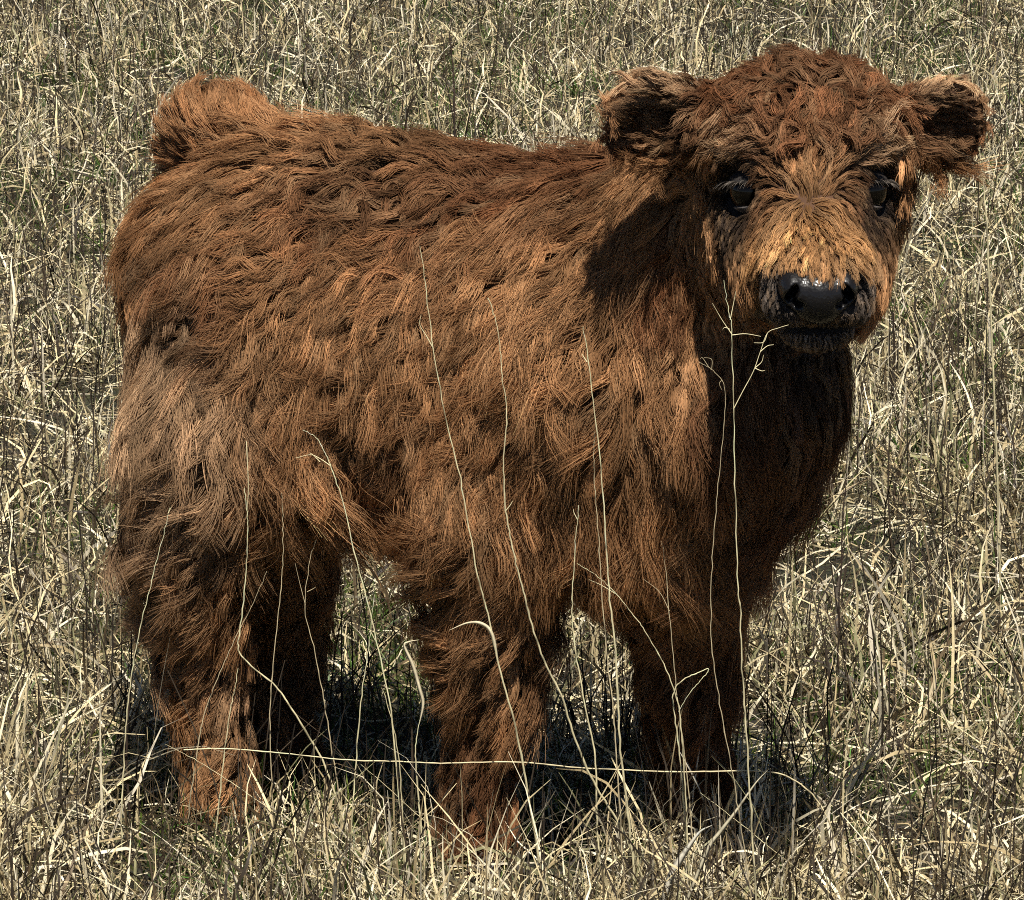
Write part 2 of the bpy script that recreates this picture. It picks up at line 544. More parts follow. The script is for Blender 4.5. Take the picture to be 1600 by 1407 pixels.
BV, BF = surface_nets(D, LO, H_SP)
for _ in range(2):
    BV = BV - grad(BV, 0.004) * sdf(BV)[:, None] * 0.7
calf = bpy.data.objects.new('highland_calf', None)
calf.location = (0, 0, 0)
COL.objects.link(calf)
tag(calf, 'shaggy red brown highland calf standing in dry grass and facing the camera', 'calf')
bq = BV - EYE
mz = (np.clip(((bq @ HF) - 0.125) / 0.02, 0, 1) * np.clip((-(bq @ HU) + 0.01) / 0.02, 0, 1))[:, None]
for s_ in (-1, 1):
    mz = np.maximum(mz, np.clip((0.052 - np.linalg.norm(BV - Hd(s_ * 0.069, 0, -0.01), axis=1)) / 0.015, 0, 1)[:, None])
body = mesh_obj('body', BV, BF, M_SKIN, calf, np.array([0.085, 0.040, 0.020]) * (1 - mz) + np.array([0.022, 0.017, 0.015]) * mz)
BVH = BVHTree.FromPolygons([tuple(v) for v in BV], [tuple(f) for f in BF])


def hit(u, v):
    """the spot of the calf's skin seen at (u, v); off the outline, the nearest spot"""
    d = unit(ray(u, v))
    loc, nor, _, _ = BVH.ray_cast(Vector(CAM), Vector(d))
    if loc is None:
        t = np.linspace(4.0, 5.9, 240)
        p = CAM + d * t[:, None]
        best = p[np.argmin(sdf(p))]
        loc, nor, _, _ = BVH.find_nearest(Vector(best))
    return np.array(loc), np.array(nor)


def proj(p):
    q = np.asarray(p) - CAM
    z = q @ FWD
    return np.stack([800 + FPX * (q @ RIG) / z, 703.5 - FPX * (q @ UPV) / z], -1)


# ---- hooves: two pointed claws under each foot
def hoof(name, foot, heading):
    f = unit(np.array([heading[0], heading[1], 0.0])); r = np.array([f[1], -f[0], 0.0])
    V, F = [], []
    for s in (-1, 1):
        rings = [(0.000, 1.00, 0.000), (0.012, 1.02, -0.001), (0.026, 0.92, -0.005), (0.040, 0.80, -0.010), (0.050, 0.62, -0.014)]
        n = 14; b0 = len(V)
        for (z, k, sh) in rings:
            for j in range(n):
                a = 2 * math.pi * j / n
                x = math.cos(a); y = math.sin(a)
                fx = (0.046 * x if x > 0 else 0.030 * x) * k + sh + 0.008
                sy = 0.019 * y * k * (1 - 0.35 * max(x, 0) ** 2) + s * 0.0205 + s * 0.004 * max(x, 0)
                V.append(foot + f * fx + r * sy + np.array([0, 0, z]))
        for k in range(len(rings) - 1):
            for j in range(n):
                F.append((b0 + k * n + j, b0 + k * n + (j + 1) % n, b0 + (k + 1) * n + (j + 1) % n, b0 + (k + 1) * n + j))
        for k, rev in ((0, True), (len(rings) - 1, False)):
            c = len(V); V.append(np.mean(V[b0 + k * n:b0 + (k + 1) * n], axis=0))
            for j in range(0, n, 2):
                q = (b0 + k * n + j, b0 + k * n + (j + 1) % n, b0 + k * n + (j + 2) % n, c)
                F.append(q[::-1] if rev else q)
    return mesh_obj(name, np.array(V), np.array(F), M_HOOF, calf)


FEET = []
for (u, v, y) in ((350, 1275, 0.06), (446, 1235, 0.225), (746, 1330, -0.11), (1092, 1316, -0.07)):
    p = P(u, v, y); p[2] = 0.0
    FEET.append(p)
    hoof('hoof', p + CF * 0.01, CF + 0.25 * CR)

# ---- nose pad with nostrils, built finer than the body
def nose_pad():
    h = 0.0018
    lo = np.array([-0.062, 0.10, -0.085]); n = (np.array([0.124, 0.13, 0.11]) / h).astype(int)
    R, Fq, U = np.meshgrid(*[lo[k] + h * np.arange(n[k]) for k in range(3)], indexing='ij')
    def el(c, r, rot=0.0):
        x, y, z = R - c[0], Fq - c[1], U - c[2]
        ca, sa = math.cos(rot), math.sin(rot)
        x, z = x * ca + z * sa, -x * sa + z * ca
        k0 = np.sqrt((x / r[0]) ** 2 + (y / r[1]) ** 2 + (z / r[2]) ** 2)
        k1 = np.sqrt((x / r[0] ** 2) ** 2 + (y / r[1] ** 2) ** 2 + (z / r[2] ** 2) ** 2)
        return k0 * (k0 - 1) / np.maximum(k1, 1e-6)
    def sm(a, b, k):
        hh = np.maximum(k - np.abs(a - b), 0) / k
        return np.minimum(a, b) - hh * hh * k / 4
    d = el((0, 0.162, -0.026), (0.043, 0.044, 0.029))
    d = sm(d, el((0, 0.166, -0.045), (0.032, 0.038, 0.018)), 0.02)
    for s in (-1, 1):
        d = sm(d, el((s * 0.033, 0.168, -0.020), (0.016, 0.034, 0.020)), 0.012)
        cut = el((s * 0.034, 0.206, -0.020), (0.0068, 0.030, 0.0140), s * 0.45)
        cut = sm(cut, el((s * 0.027, 0.210, -0.032), (0.0085, 0.026, 0.0058), s * -0.35), 0.006)
        hh = np.maximum(0.004 - np.abs(d + cut), 0) / 0.004
        d = np.maximum(d, -cut) + hh * hh * 0.001
    groove = el((0, 0.212, -0.046), (0.0012, 0.010, 0.016))
    d = np.maximum(d, -groove)
    d = np.maximum(d, 0.105 - Fq)
    V, F = surface_nets(d.astype(np.float32), lo, h)
    V[:, 0] = V[:, 0] * 0.92 - 0.003
    W = EYE + V[:, :1] * HR + V[:, 1:2] * HF + V[:, 2:] * HU
    if np.dot(np.cross(HR, HF), HU) < 0: F = F[:, ::-1]
    return mesh_obj('nose', W, F, M_NOSE, calf)


tag(nose_pad(), 'wet black nose with two nostrils')

# ---- eyes with lids
def ball(center, ax, r, lo_el, hi_el, az, nu=20, nv=9, thick=0.0):
    """a patch of a sphere: ax = (right, front, up) of the eye; closed to a shell when thick > 0"""
    e = np.radians(np.linspace(lo_el, hi_el, nv)); a = np.radians(np.linspace(-az, az, nu))
    V = []
    for rr in ((r, r - thick) if thick else (r,)):
        for ei in e:
            for aj in a:
                d = ax[0] * math.cos(ei) * math.sin(aj) + ax[1] * math.cos(ei) * math.cos(aj) + ax[2] * math.sin(ei)
                V.append(center + d * rr)
    i = np.arange(nu * nv).reshape(nv, nu)
    q = np.stack([i[:-1, :-1], i[:-1, 1:], i[1:, 1:], i[1:, :-1]], -1).reshape(-1, 4)
    F = [q]
    if thick:
        o = nu * nv
        F.append(q[:, ::-1] + o)
        rim = list(i[0]) + list(i[1:, -1]) + list(i[-1, ::-1][1:]) + list(i[::-1, 0][1:-1])
        F.append(np.array([(rim[k], rim[(k + 1) % len(rim)], rim[(k + 1) % len(rim)] + o, rim[k] + o) for k in range(len(rim))])[:, ::-1])
    return np.array(V), np.concatenate(F)


EYES = []
for s in (-1, 1):
    c = Hd(s * 0.0660, 0.005, 0.003)
    fr = unit(HF * 0.85 + HR * s * 0.62 + HU * 0.30)
    up = unit(HU + HR * s * 0.42 - fr * ((HU + HR * s * 0.42) @ fr)); ri = np.cross(fr, up)
    EYES.append((c, ri, fr, up, s))
    V, F = ball(c, (ri, fr, up), 0.0250, -89.5, 89.5, 180, 33, 17)
    eye = mesh_obj('eye', V, F, M_EYE, calf)
    V, F = ball(c, (ri, fr, up), 0.0280, 25, 88, 92, 24, 9, 0.003)
    mesh_obj('upper_eyelid', V, F, M_LID, eye)
    V, F = ball(c, (ri, fr, up), 0.0275, -88, -36, 92, 24, 9, 0.003)
    mesh_obj('lower_eyelid', V, F, M_LIDLOW, eye)
    # drooping lashes
    n = 60
    az = np.radians(rng.uniform(-75, 80, n)); el = np.radians(rng.uniform(24, 33, n))
    d = (ri[None] * (np.cos(el) * np.sin(az))[:, None] + fr[None] * (np.cos(el) * np.cos(az))[:, None] + up[None] * np.sin(el)[:, None])
    t = np.linspace(0, 1, 6)[None, :, None]
    ln = rng.uniform(0.008, 0.018, n)[:, None, None]
    pts = c + d[:, None] * 0.0278 + ln * (d[:, None] * 0.7 * t + HR * s * 0.35 * t - np.array([0, 0, 1.0]) * 0.75 * t ** 2)
    cols = np.full((n, 6, 3), 0.11) * rng.choice([0.25, 0.4, 2.4], (n, 1, 1), p=[.4, .3, .3]) * np.array([1.0, 0.85, 0.72])
    curves_obj('eyelashes', pts, np.full((n, 6), 0.00024) * np.linspace(1, 0.3, 6), cols, M_HAIR, eye)

# ------------------------------------------------------------------ the coat
# where the coat lies which way: (u, v, screen dx, screen dy down, length m, lift, curl, colour)
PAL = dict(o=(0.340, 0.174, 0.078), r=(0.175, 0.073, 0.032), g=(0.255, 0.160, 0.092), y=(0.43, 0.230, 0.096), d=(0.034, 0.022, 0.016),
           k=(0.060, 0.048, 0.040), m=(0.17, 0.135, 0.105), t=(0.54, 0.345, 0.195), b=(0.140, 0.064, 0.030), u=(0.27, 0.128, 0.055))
CTRL = [
    # rump and tail
    (250, 300, -1, .15, .060, .45, .5, 'o'), (215, 330, -1, .4, .045, .35, .5, 'o'), (215, 430, -.4, 1, .055, .3, .5, 'o'),
    (300, 350, -1, .3, .060, .4, .6, 'o'), (330, 270, -1, .0, .060, .5, .5, 'o'), (400, 300, -1, .1, .06, .4, .5, 'o'),
    (420, 250, -1, -.3, .055, .6, .4, 'o'), (480, 220, -.6, -.8, .060, 1.25, .5, 'o'),
    (325, 185, -.4, -1, .060, .9, .2, 'u'), (298, 210, -.8, -.8, .056, .9, .2, 'u'), (284, 248, -1, -.2, .050, .8, .2, 'u'),
    (382, 212, .2, -1, .062, 1.0, .2, 'u'), (280, 340, -.8, .6, .06, .6, .4, 'u'),
    (450, 400, -1, .45, .065, .35, .7, 'o'), (350, 440, -1, .25, .06, .4, .8, 'r'), (270, 470, -.9, .45, .06, .5, 1., 'g'),
    # back
    (560, 210, -.3, -1, .060, 1.25, .5, 'o'), (650, 215, -.2, -1, .060, 1.25, .5, 'o'), (740, 240, -.2, -1, .060, 1.25, .5, 'o'),
    (840, 245, -.3, -1, .060, 1.25, .6, 'r'), (920, 245, -.4, -1, .060, 1.25, .6, 'r'), (550, 280, -.6, .5, .05, .7, 1.1, 'b'),
    (640, 280, -.5, .6, .05, .7, 1.1, 'b'), (740, 290, -.6, .6, .05, .5, .8, 'r'), (840, 300, -.8, .4, .05, .5, .7, 'r'),
    # flank
    (520, 340, -.8, .5, .06, .45, .9, 'r'), (600, 400, -.8, .6, .065, .35, .8, 'o'), (700, 370, -.8, .5, .06, .4, .8, 'r'),
    (500, 500, -.85, .5, .07, .35, .8, 'o'), (600, 520, -.8, .6, .075, .35, .8, 'o'), (700, 480, -.75, .65, .07, .35, .8, 'o'),
    (560, 600, -.75, .6, .075, .4, .9, 'o'), (650, 600, -.85, .5, .07, .4, 1., 'o'), (430, 590, -.3, 1, .075, .35, .7, 'o'),
    (400, 680, -.1, 1, .08, .35, .6, 'o'), (480, 700, .05, 1, .085, .35, .6, 'o'), (560, 720, .35, 1, .085, .35, .7, 'o'),
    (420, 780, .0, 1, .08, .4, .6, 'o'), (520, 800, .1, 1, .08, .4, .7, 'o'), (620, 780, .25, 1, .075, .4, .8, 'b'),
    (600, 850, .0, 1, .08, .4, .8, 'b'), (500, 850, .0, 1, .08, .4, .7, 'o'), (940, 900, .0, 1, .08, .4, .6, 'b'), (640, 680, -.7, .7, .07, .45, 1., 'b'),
    # hind leg
    (215, 560, -.2, 1, .06, .4, .6, 'g'), (245, 555, -.25, 1, .075, .35, .4, 't'), (255, 610, -.25, 1, .075, .3, .4, 't'), (345, 620, .15, 1, .08, .3, .4, 't'), (300, 600, .0, 1, .08, .3, .4, 'b'), (330, 560, .1, 1, .07, .35, .6, 'g'), (250, 680, -.4, 1, .065, .4, .6, 'g'),
    (310, 520, -.8, .5, .05, .6, 1.2, 'g'), (200, 680, -.25, 1, .055, .4, .6, 'g'), (300, 705, -.8, .6, .06, .4, .8, 't'),
    (250, 760, -.6, .75, .06, .4, .7, 'g'), (330, 790, -.95, .3, .07, .4, .6, 'g'), (250, 870, -.6, .8, .065, .4, .7, 'g'),
    (330, 880, -.5, .9, .06, .45, .8, 'o'), (270, 960, -.9, .4, .06, .5, .7, 'g'), (350, 960, -1, .35, .06, .5, .7, 'o'),
    (310, 1050, -1, .5, .05, .45, .6, 'o'), (370, 1060, -.5, .9, .05, .4, .6, 'g'), (340, 1130, -.7, .8, .045, .35, .5, 'o'),
    (340, 1200, -.5, .9, .035, .3, .4, 'o'), (345, 1260, -.4, .9, .03, .35, .4, 'o'),
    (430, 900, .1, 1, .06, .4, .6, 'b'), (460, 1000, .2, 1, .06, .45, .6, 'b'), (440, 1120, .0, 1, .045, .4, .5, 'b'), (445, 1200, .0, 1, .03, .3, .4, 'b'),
    # shoulder, neck
    (960, 290, -1, .2, .06, .45, .6, 'r'), (1010, 300, -1, .35, .06, .4, .5, 'o'), (900, 340, -1, .45, .07, .35, .6, 'o'),
    (980, 380, -.9, .5, .075, .35, .5, 'o'), (850, 450, -.8, .7, .075, .35, .7, 'o'), (780, 400, -.8, .6, .065, .4, .8, 'o'),
    (780, 520, -.7, .75, .06, .45, 1., 'o'), (850, 600, -.5, .9, .075, .35, .6, 'o'), (950, 520, -.5, .9, .08, .35, .5, 'o'),
    (950, 620, -.35, 1, .085, .3, .5, 'o'), (1040, 560, -.3, 1, .08, .35, .5, 'o'), (1010, 700, -.2, 1, .09, .3, .4, 'o'),
    (900, 740, -.4, 1, .085, .3, .5, 'o'), (800, 700, -.45, 1, .075, .35, .6, 'o'), (720, 680, -.6, .8, .07, .4, .8, 'o'),
    (1060, 790, .1, 1, .09, .35, .5, 'o'), (970, 810, -.2, 1, .085, .35, .5, 'o'), (1060, 420, -.5, 1, .07, .35, .5, 'r'),
    # near foreleg
    (700, 780, -.9, .5, .07, .4, .6, 'o'), (690, 870, -1, .15, .085, .45, .5, 'o'), (780, 860, -.7, .8, .07, .35, .5, 'o'),
    (860, 860, -.3, 1, .075, .35, .5, 'o'), (700, 960, -1, .25, .08, .45, .5, 'o'), (790, 970, -.85, .6, .06, .35, .5, 'o'),
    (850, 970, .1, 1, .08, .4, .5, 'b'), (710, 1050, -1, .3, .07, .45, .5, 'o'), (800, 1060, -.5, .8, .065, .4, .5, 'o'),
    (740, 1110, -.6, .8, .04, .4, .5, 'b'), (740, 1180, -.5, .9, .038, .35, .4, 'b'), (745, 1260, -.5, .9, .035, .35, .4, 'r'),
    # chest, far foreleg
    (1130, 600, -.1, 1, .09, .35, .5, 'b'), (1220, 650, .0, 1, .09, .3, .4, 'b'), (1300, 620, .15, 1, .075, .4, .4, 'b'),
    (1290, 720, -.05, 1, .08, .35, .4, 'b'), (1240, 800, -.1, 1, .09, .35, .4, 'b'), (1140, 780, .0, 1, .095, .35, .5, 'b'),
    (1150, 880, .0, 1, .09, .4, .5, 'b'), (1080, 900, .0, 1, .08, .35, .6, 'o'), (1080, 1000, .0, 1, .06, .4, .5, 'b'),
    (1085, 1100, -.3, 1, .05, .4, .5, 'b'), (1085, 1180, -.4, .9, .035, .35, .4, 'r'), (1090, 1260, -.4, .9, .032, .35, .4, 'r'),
    # forehead, poll
    (1265, 290, .0, -1, .034, .3, .3, 'o'), (1235, 285, -.5, -1, .034, .3, .4, 'o'), (1295, 285, .5, -1, .034, .3, .4, 'o'),
    (1215, 250, -.7, -.8, .04, .4, .6, 'r'), (1315, 250, .7, -.8, .04, .4, .6, 'r'), (1265, 230, .0, -1, .045, .45, .6, 'r'),
    (1170, 225, -1, -.1, .045, .5, .7, 't'), (1355, 220, 1, -.1, .045, .5, .7, 't'), (1120, 240, -.8, .6, .04, .5, .6, 'o'),
    (1400, 235, .8, .6, .04, .5, .6, 'o'), (1265, 170, -.1, .5, .040, .7, 1.4, 'b'), (1200, 170, -.9, -.3, .05, .7, 1.3, 'r'),
    (1330, 165, .9, -.3, .05, .7, 1.3, 'r'), (1140, 165, -.9, .2, .036, .5, 1., 'r'), (1380, 160, .9, .2, .036, .5, 1., 'r'),
    (1250, 110, -.3, -1, .060, 1.1, 1.5, 'b'), (1290, 108, .5, -1, .055, 1.1, 1.5, 'b'), (1180, 125, -.8, -.5, .036, .6, 1.3, 'r'), (1330, 120, .8, -.5, .036, .6, 1.3, 'r'),
    (1110, 180, -.6, .5, .04, .5, .6, 'b'), (1405, 180, .6, .5, .04, .5, .6, 'b'),
    # bridge of the nose, cheeks
    (1265, 335, .0, 1, .034, .4, .4, 'y'), (1225, 350, -.5, 1, .036, .3, .4, 'y'), (1305, 350, .45, 1, .036, .3, .4, 'y'),
    (1265, 385, .0, 1, .028, .3, .3, 'y'), (1195, 395, -.5, 1, .030, .25, .4, 'y'), (1338, 395, .4, 1, .030, .25, .4, 'y'),
    (1155, 420, -.2, 1, .034, .25, .4, 'o'), (1368, 420, .1, 1, .034, .25, .4, 'o'), (1265, 412, .0, 1, .012, .25, .2, 'o'),
    (1120, 390, -.5, 1, .045, .4, .4, 'o'), (1390, 380, .4, 1, .045, .4, .4, 'o'), (1115, 330, -.4, 1, .040, .45, .5, 'o'),
    (1402, 320, .4, 1, .04, .45, .5, 'o'), (1120, 480, -.1, 1, .04, .3, .4, 'o'), (1372, 490, .0, 1, .03, .25, .3, 'b'),
    (1160, 360, -.3, 1, .010, .25, .2, 'd'), (1368, 355, .3, 1, .010, .25, .2, 'd'), (1158, 262, -.5, .2, .014, .35, .3, 'd'), (1368, 260, .5, .2, .014, .35, .3, 'd'), (1195, 300, .1, 1, .012, .3, .2, 'd'), (1335, 298, -.1, 1, .012, .3, .2, 'd'), (1190, 270, .2, 1, .012, .3, .2, 'd'), (1340, 268, -.2, 1, .012, .3, .2, 'd'), (1128, 300, -.3, 1, .012, .3, .2, 'd'), (1395, 298, .3, 1, .012, .3, .2, 'd'), (1165, 335, -.2, 1, .008, .25, .2, 'd'), (1362, 332, .2, 1, .008, .25, .2, 'd'), (1140, 375, -.3, 1, .012, .25, .2, 'd'), (1385, 368, .3, 1, .012, .25, .2, 'd'),
    (1215, 315, -.2, 1, .02, .3, .3, 'b'), (1315, 312, .2, 1, .02, .3, .3, 'b'),
    (1198, 450, -.4, 1, .010, .3, .2, 'm'), (1342, 450, .4, 1, .010, .3, .2, 'm'), (1197, 492, -.4, 1, .007, .3, .2, 'm'), (1343, 492, .4, 1, .007, .3, .2, 'm'),
    (1215, 515, -.2, 1, .007, .3, .2, 'k'), (1320, 515, .2, 1, .007, .3, .2, 'k'), (1270, 548, .0, 1, .010, .3, .2, 'k'), (1270, 575, .0, 1, .03, .4, .3, 'd'),
    (1190, 540, -.1, 1, .04, .4, .3, 'b'), (1345, 545, .1, 1, .04, .4, .3, 'b'),
]
cp, cn, cd, ca, cc = [], [], [], [], []
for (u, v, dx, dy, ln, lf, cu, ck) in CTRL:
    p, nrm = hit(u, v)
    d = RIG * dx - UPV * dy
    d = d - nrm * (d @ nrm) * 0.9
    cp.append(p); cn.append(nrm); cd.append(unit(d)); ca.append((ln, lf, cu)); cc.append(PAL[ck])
    lq = to_local(p)
    if u < 1100 and v > 200:                     # the far side of the trunk and legs mirrors the near side
        m = lambda w: w - 2 * CR * (w @ CR)
        cp.append(CO + m(p - CO)); cn.append(m(nrm)); cd.append(m(unit(d))); ca.append((ln, lf, cu)); cc.append(PAL[ck])
# back of the head, neck and ears, seen only from the side
for (p, d) in ((Hd(0, -.16, .05), -HF), (Hd(.10, -.12, 0), -HF - HU * .5), (Hd(-.10, -.12, 0), -HF - HU * .5), (Hd(.1, -.2, -.1), -CU), (Hd(-.1, -.2, -.1), -CU)):
    cp.append(p); cn.append(unit(p - Hd(0, -.06, 0))); cd.append(unit(d)); ca.append((.055, .45, .7)); cc.append(PAL['o'])
for e in EARS:
    for (a, b, f, d, ln, lf, ck) in ((.9, 0, .02, e['ax'], .022, .5, 'o'), (.6, .9, 0, e['ax'] * .7 + e['side'] * .35, .022, .5, 't'), (0, .9, 0, e['ax'] + e['side'] * .3, .022, .5, 't'),
                                     (.6, -.9, 0, e['ax'] * .7 - CU * .8, .030, .5, 'r'), (0, -.9, 0, e['ax'] * .5 - CU, .042, .5, 'o'), (-.6, -.9, 0, e['ax'] * .3 - CU, .06, .45, 'o'),
                                     (0, 0, -.6, e['ax'], .035, .45, 'o'), (.3, 0, .6, e['ax'] - CU * .3, .010, .3, 'k'), (0, 0, .6, e['ax'] - CU * .3, .010, .3, 'd'), (-.4, .2, .6, e['ax'] - CU * .6, .020, .4, 'd')):
        p = e['cen'] + e['ax'] * a * e['ln'] + e['side'] * b * 0.04 + e['face'] * f * 0.02
        q, nr, _, _ = BVH.find_nearest(Vector(p))
        cp.append(np.array(q)); cn.append(np.array(nr)); cd.append(unit(d)); ca.append((ln, lf, .5)); cc.append(PAL[ck])
cp, cn, cd, ca, cc = map(np.array, (cp, cn, cd, ca, cc))


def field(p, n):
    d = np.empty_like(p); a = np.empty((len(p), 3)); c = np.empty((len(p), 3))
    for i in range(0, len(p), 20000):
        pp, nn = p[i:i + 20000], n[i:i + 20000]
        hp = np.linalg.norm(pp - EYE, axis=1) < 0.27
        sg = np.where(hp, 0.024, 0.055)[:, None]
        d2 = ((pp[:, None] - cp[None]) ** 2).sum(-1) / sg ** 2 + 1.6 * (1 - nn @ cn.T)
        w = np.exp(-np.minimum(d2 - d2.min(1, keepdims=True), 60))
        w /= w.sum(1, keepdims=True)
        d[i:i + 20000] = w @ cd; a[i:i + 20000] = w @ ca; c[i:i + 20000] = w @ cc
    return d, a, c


def scatter(n, head=2.6):
    """n random spots on the calf, thinner on the side turned away and denser on the face"""
    tri = np.concatenate([BF[:, [0, 1, 2]], BF[:, [0, 2, 3]]])
    A, B, C = BV[tri[:, 0]], BV[tri[:, 1]], BV[tri[:, 2]]
    nr = np.cross(B - A, C - A); ar = np.linalg.norm(nr, axis=1) / 2
    nr = nr / (2 * ar[:, None] + 1e-12)
    cen = (A + B + C) / 3
    away = (nr * unit(CAM - cen)).sum(1)
    w = ar * np.where(away > -0.15, 1.0, 0.45)
    w = w * np.where(np.linalg.norm(cen - EYE, axis=1) < 0.25, head, 1.0)
    w = w * np.where(cen[:, 2] < 0.035, 0.1, 1.0)
    k = rng.choice(len(tri), n, p=w / w.sum())
    r1 = np.sqrt(rng.random(n))[:, None]; r2 = rng.random(n)[:, None]
    p = A[k] * (1 - r1) + B[k] * r1 * (1 - r2) + C[k] * r1 * r2
    return p, grad(p)


def TAILD(p):
    return np.min([np.linalg.norm(p - (a + (b - a) * f), axis=1) for a, b in zip(TAIL[:-1], TAIL[1:]) for f in (0, .25, .5, .75)], axis=0)


N_GUIDE, N_STRAND, K = 11500, 400000, 9
gp, gn = scatter(N_GUIDE, 4.5)
gd, ga, gc = field(gp, gn)
for (c, ri, fr, up, s) in EYES:                  # dark short hair round the eyes and below them
    q = gp - c
    q = q + np.outer(np.clip(-(q @ HU), 0, 0.05), HU) * 0.45
    m = np.clip((0.056 - np.linalg.norm(q, axis=1)) / 0.018, 0, 1)[:, None]
    gc = gc * (1 - m) + np.array([0.040, 0.027, 0.021]) * m
    ga[:, :1] = ga[:, :1] * (1 - m) + 0.011 * m
q = gp - EYE                                     # short grey hair over the muzzle and lips
mf, mu = q @ HF, q @ HU
m = (np.clip((mf - 0.112) / 0.022, 0, 1) * np.clip((0.004 - mu) / 0.016, 0, 1))[:, None]
lip = np.where((mu < -0.080)[:, None], np.array([0.20, 0.155, 0.125]), np.array([0.105, 0.083, 0.068]))
gc = gc * (1 - m) + lip * m
ga[:, :1] = ga[:, :1] * (1 - m) + 0.0075 * m
TURN = Noise(0.11, 1, 16, 11); TURN2 = Noise(0.035, 1, 16, 12); BRI = Noise(0.16, 1, 12, 13)
gd = unit(gd - gn * (gd * gn).sum(1, keepdims=True))
ang = (0.26 * TURN(gp)[:, 0] + 0.18 * TURN2(gp)[:, 0]) * (0.3 + ga[:, 2]) + rng.normal(0, 0.13, N_GUIDE) * (0.4 + ga[:, 2])
side = np.cross(gn, gd)
gd = gd * np.cos(ang)[:, None] + side * np.sin(ang)[:, None]
LEN = Noise(0.10, 1, 14, 31)
glen = ga[:, 0] * rng.uniform(0.6, 1.45, N_GUIDE) * np.exp(0.16 * LEN(gp)[:, 0]) * np.where(np.linalg.norm(gp - EYE, axis=1) < 0.2, 1.0, 1.27)
lift = ga[:, 1] * rng.uniform(0.35, 1.4, N_GUIDE)
onT = TAILD(gp) < 0.055
glen = np.where(onT, ga[:, 0] * rng.uniform(0.85, 1.1, N_GUIDE), glen)
lift = np.where(onT, ga[:, 1] * rng.uniform(0.85, 1.15, N_GUIDE), lift)
dirn = unit(gd * np.cos(lift)[:, None] + gn * np.sin(lift)[:, None])
side = unit(np.cross(gn, gd))
PHN = Noise(0.07, 1, 14, 41)
ph = 2.2 * PHN(gp)[:, 0] + rng.uniform(0, 1.6, N_GUIDE); wv = rng.uniform(0.6, 1.5, N_GUIDE)
amp = np.clip(ga[:, 2], 0, 1.5) * rng.uniform(0.5, 1.5, N_GUIDE)
GP = np.empty((N_GUIDE, K, 3)); GP[:, 0] = gp
cur = gp.copy(); dcur = dirn.copy()
hmin = np.clip(glen * 0.22, 0.002, 0.016)
for k in range(1, K):
    t = k / (K - 1)
    n_ = grad(cur)
    want = unit(gd - n_ * (gd * n_).sum(1, keepdims=True))
    dcur = unit(dcur + want * 0.30 + np.array([0, 0, -0.10]) * (t * np.clip(glen / 0.06, 0.1, 1.5))[:, None])
    wob = np.cos(ph + 6.28 * wv * t) * amp * 0.95
    cur = cur + unit(dcur + side * wob[:, None] + n_ * (np.sin(ph * 1.7 + 6.28 * wv * t) * amp * 0.18)[:, None]) * (glen / (K - 1))[:, None]
    h = sdf(cur); need = hmin * min(1.0, t * 2.2)
    cur = cur + grad(cur) * np.maximum(need - h, 0)[:, None]
    GP[:, k] = cur

sp, sn = scatter(N_STRAND)
# bare spots: nose pad, mouth, eyeballs
q = sp - EYE
hr, hf, hu = q @ HR, q @ HF, q @ HU
keep = ~((np.abs(hr) < 0.040) & (hf > 0.165) & (hu > -0.046) & (hu < 0.002))
keep &= ~((np.abs(hr) < 0.046) & (hf > 0.15) & (np.abs(hu + 0.0745) < 0.007))
for (c, ri, fr, up, s) in EYES:
    keep &= np.linalg.norm(sp - c, axis=1) > 0.0345
sp, sn = sp[keep], sn[keep]; N_STRAND = len(sp)
kd = KDTree(N_GUIDE)
for i, p in enumerate(gp.tolist()): kd.insert(p, i)
kd.balance()
near = np.fromiter((kd.find(p)[1] for p in sp.tolist()), int, N_STRAND)
t = np.linspace(0, 1, K)
own = sp[:, None] + (GP[near] - gp[near][:, None]) * rng.uniform(0.6, 1.08, N_STRAND)[:, None, None]
cs = np.where(TAILD(gp) < 0.05, 0.45, rng.uniform(0.58, 0.98, N_GUIDE))[near] * rng.uniform(0.6, 1.02, N_STRAND) * (rng.random(N_STRAND) > 0.07)
clump = cs[:, None] * np.minimum(t[None] * 1.7, 1) ** 0.85
pts = own + (GP[near] - own) * clump[..., None]
fz = rng.normal(0, 1, (N_STRAND, 3)); fz2 = rng.normal(0, 1, (N_STRAND, 3))
L_ = glen[near]
pts += (fz[:, None] * t[None, :, None] ** 1.5 * 0.05 + fz2[:, None] * np.sin(t * 6.28 * 1.3)[None, :, None] * 0.018) * L_[:, None, None]
flat = pts[:, 1:].reshape(-1, 3)
h = sdf(flat)
bad = h < 0.0015
flat[bad] += grad(flat[bad]) * (0.0015 - h[bad])[:, None]
pts[:, 1:] = flat.reshape(N_STRAND, K - 1, 3)
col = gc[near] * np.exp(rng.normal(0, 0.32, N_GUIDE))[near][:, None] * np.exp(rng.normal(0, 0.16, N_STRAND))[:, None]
col = col * np.exp(0.12 * BRI(sp))
pale = np.clip(rng.normal(0, 0.6, N_GUIDE), 0, 1)[near][:, None] * 0.35
col = col * (1 - pale) + np.array([0.50, 0.31, 0.165]) * pale
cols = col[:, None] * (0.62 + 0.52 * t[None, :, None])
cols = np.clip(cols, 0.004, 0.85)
rad = (0.00040 * (1 - 0.72 * t ** 1.6))[None] * rng.uniform(0.7, 1.2, (N_STRAND, 1)) * np.clip((L_ / 0.04), 0.55, 1.1)[:, None]

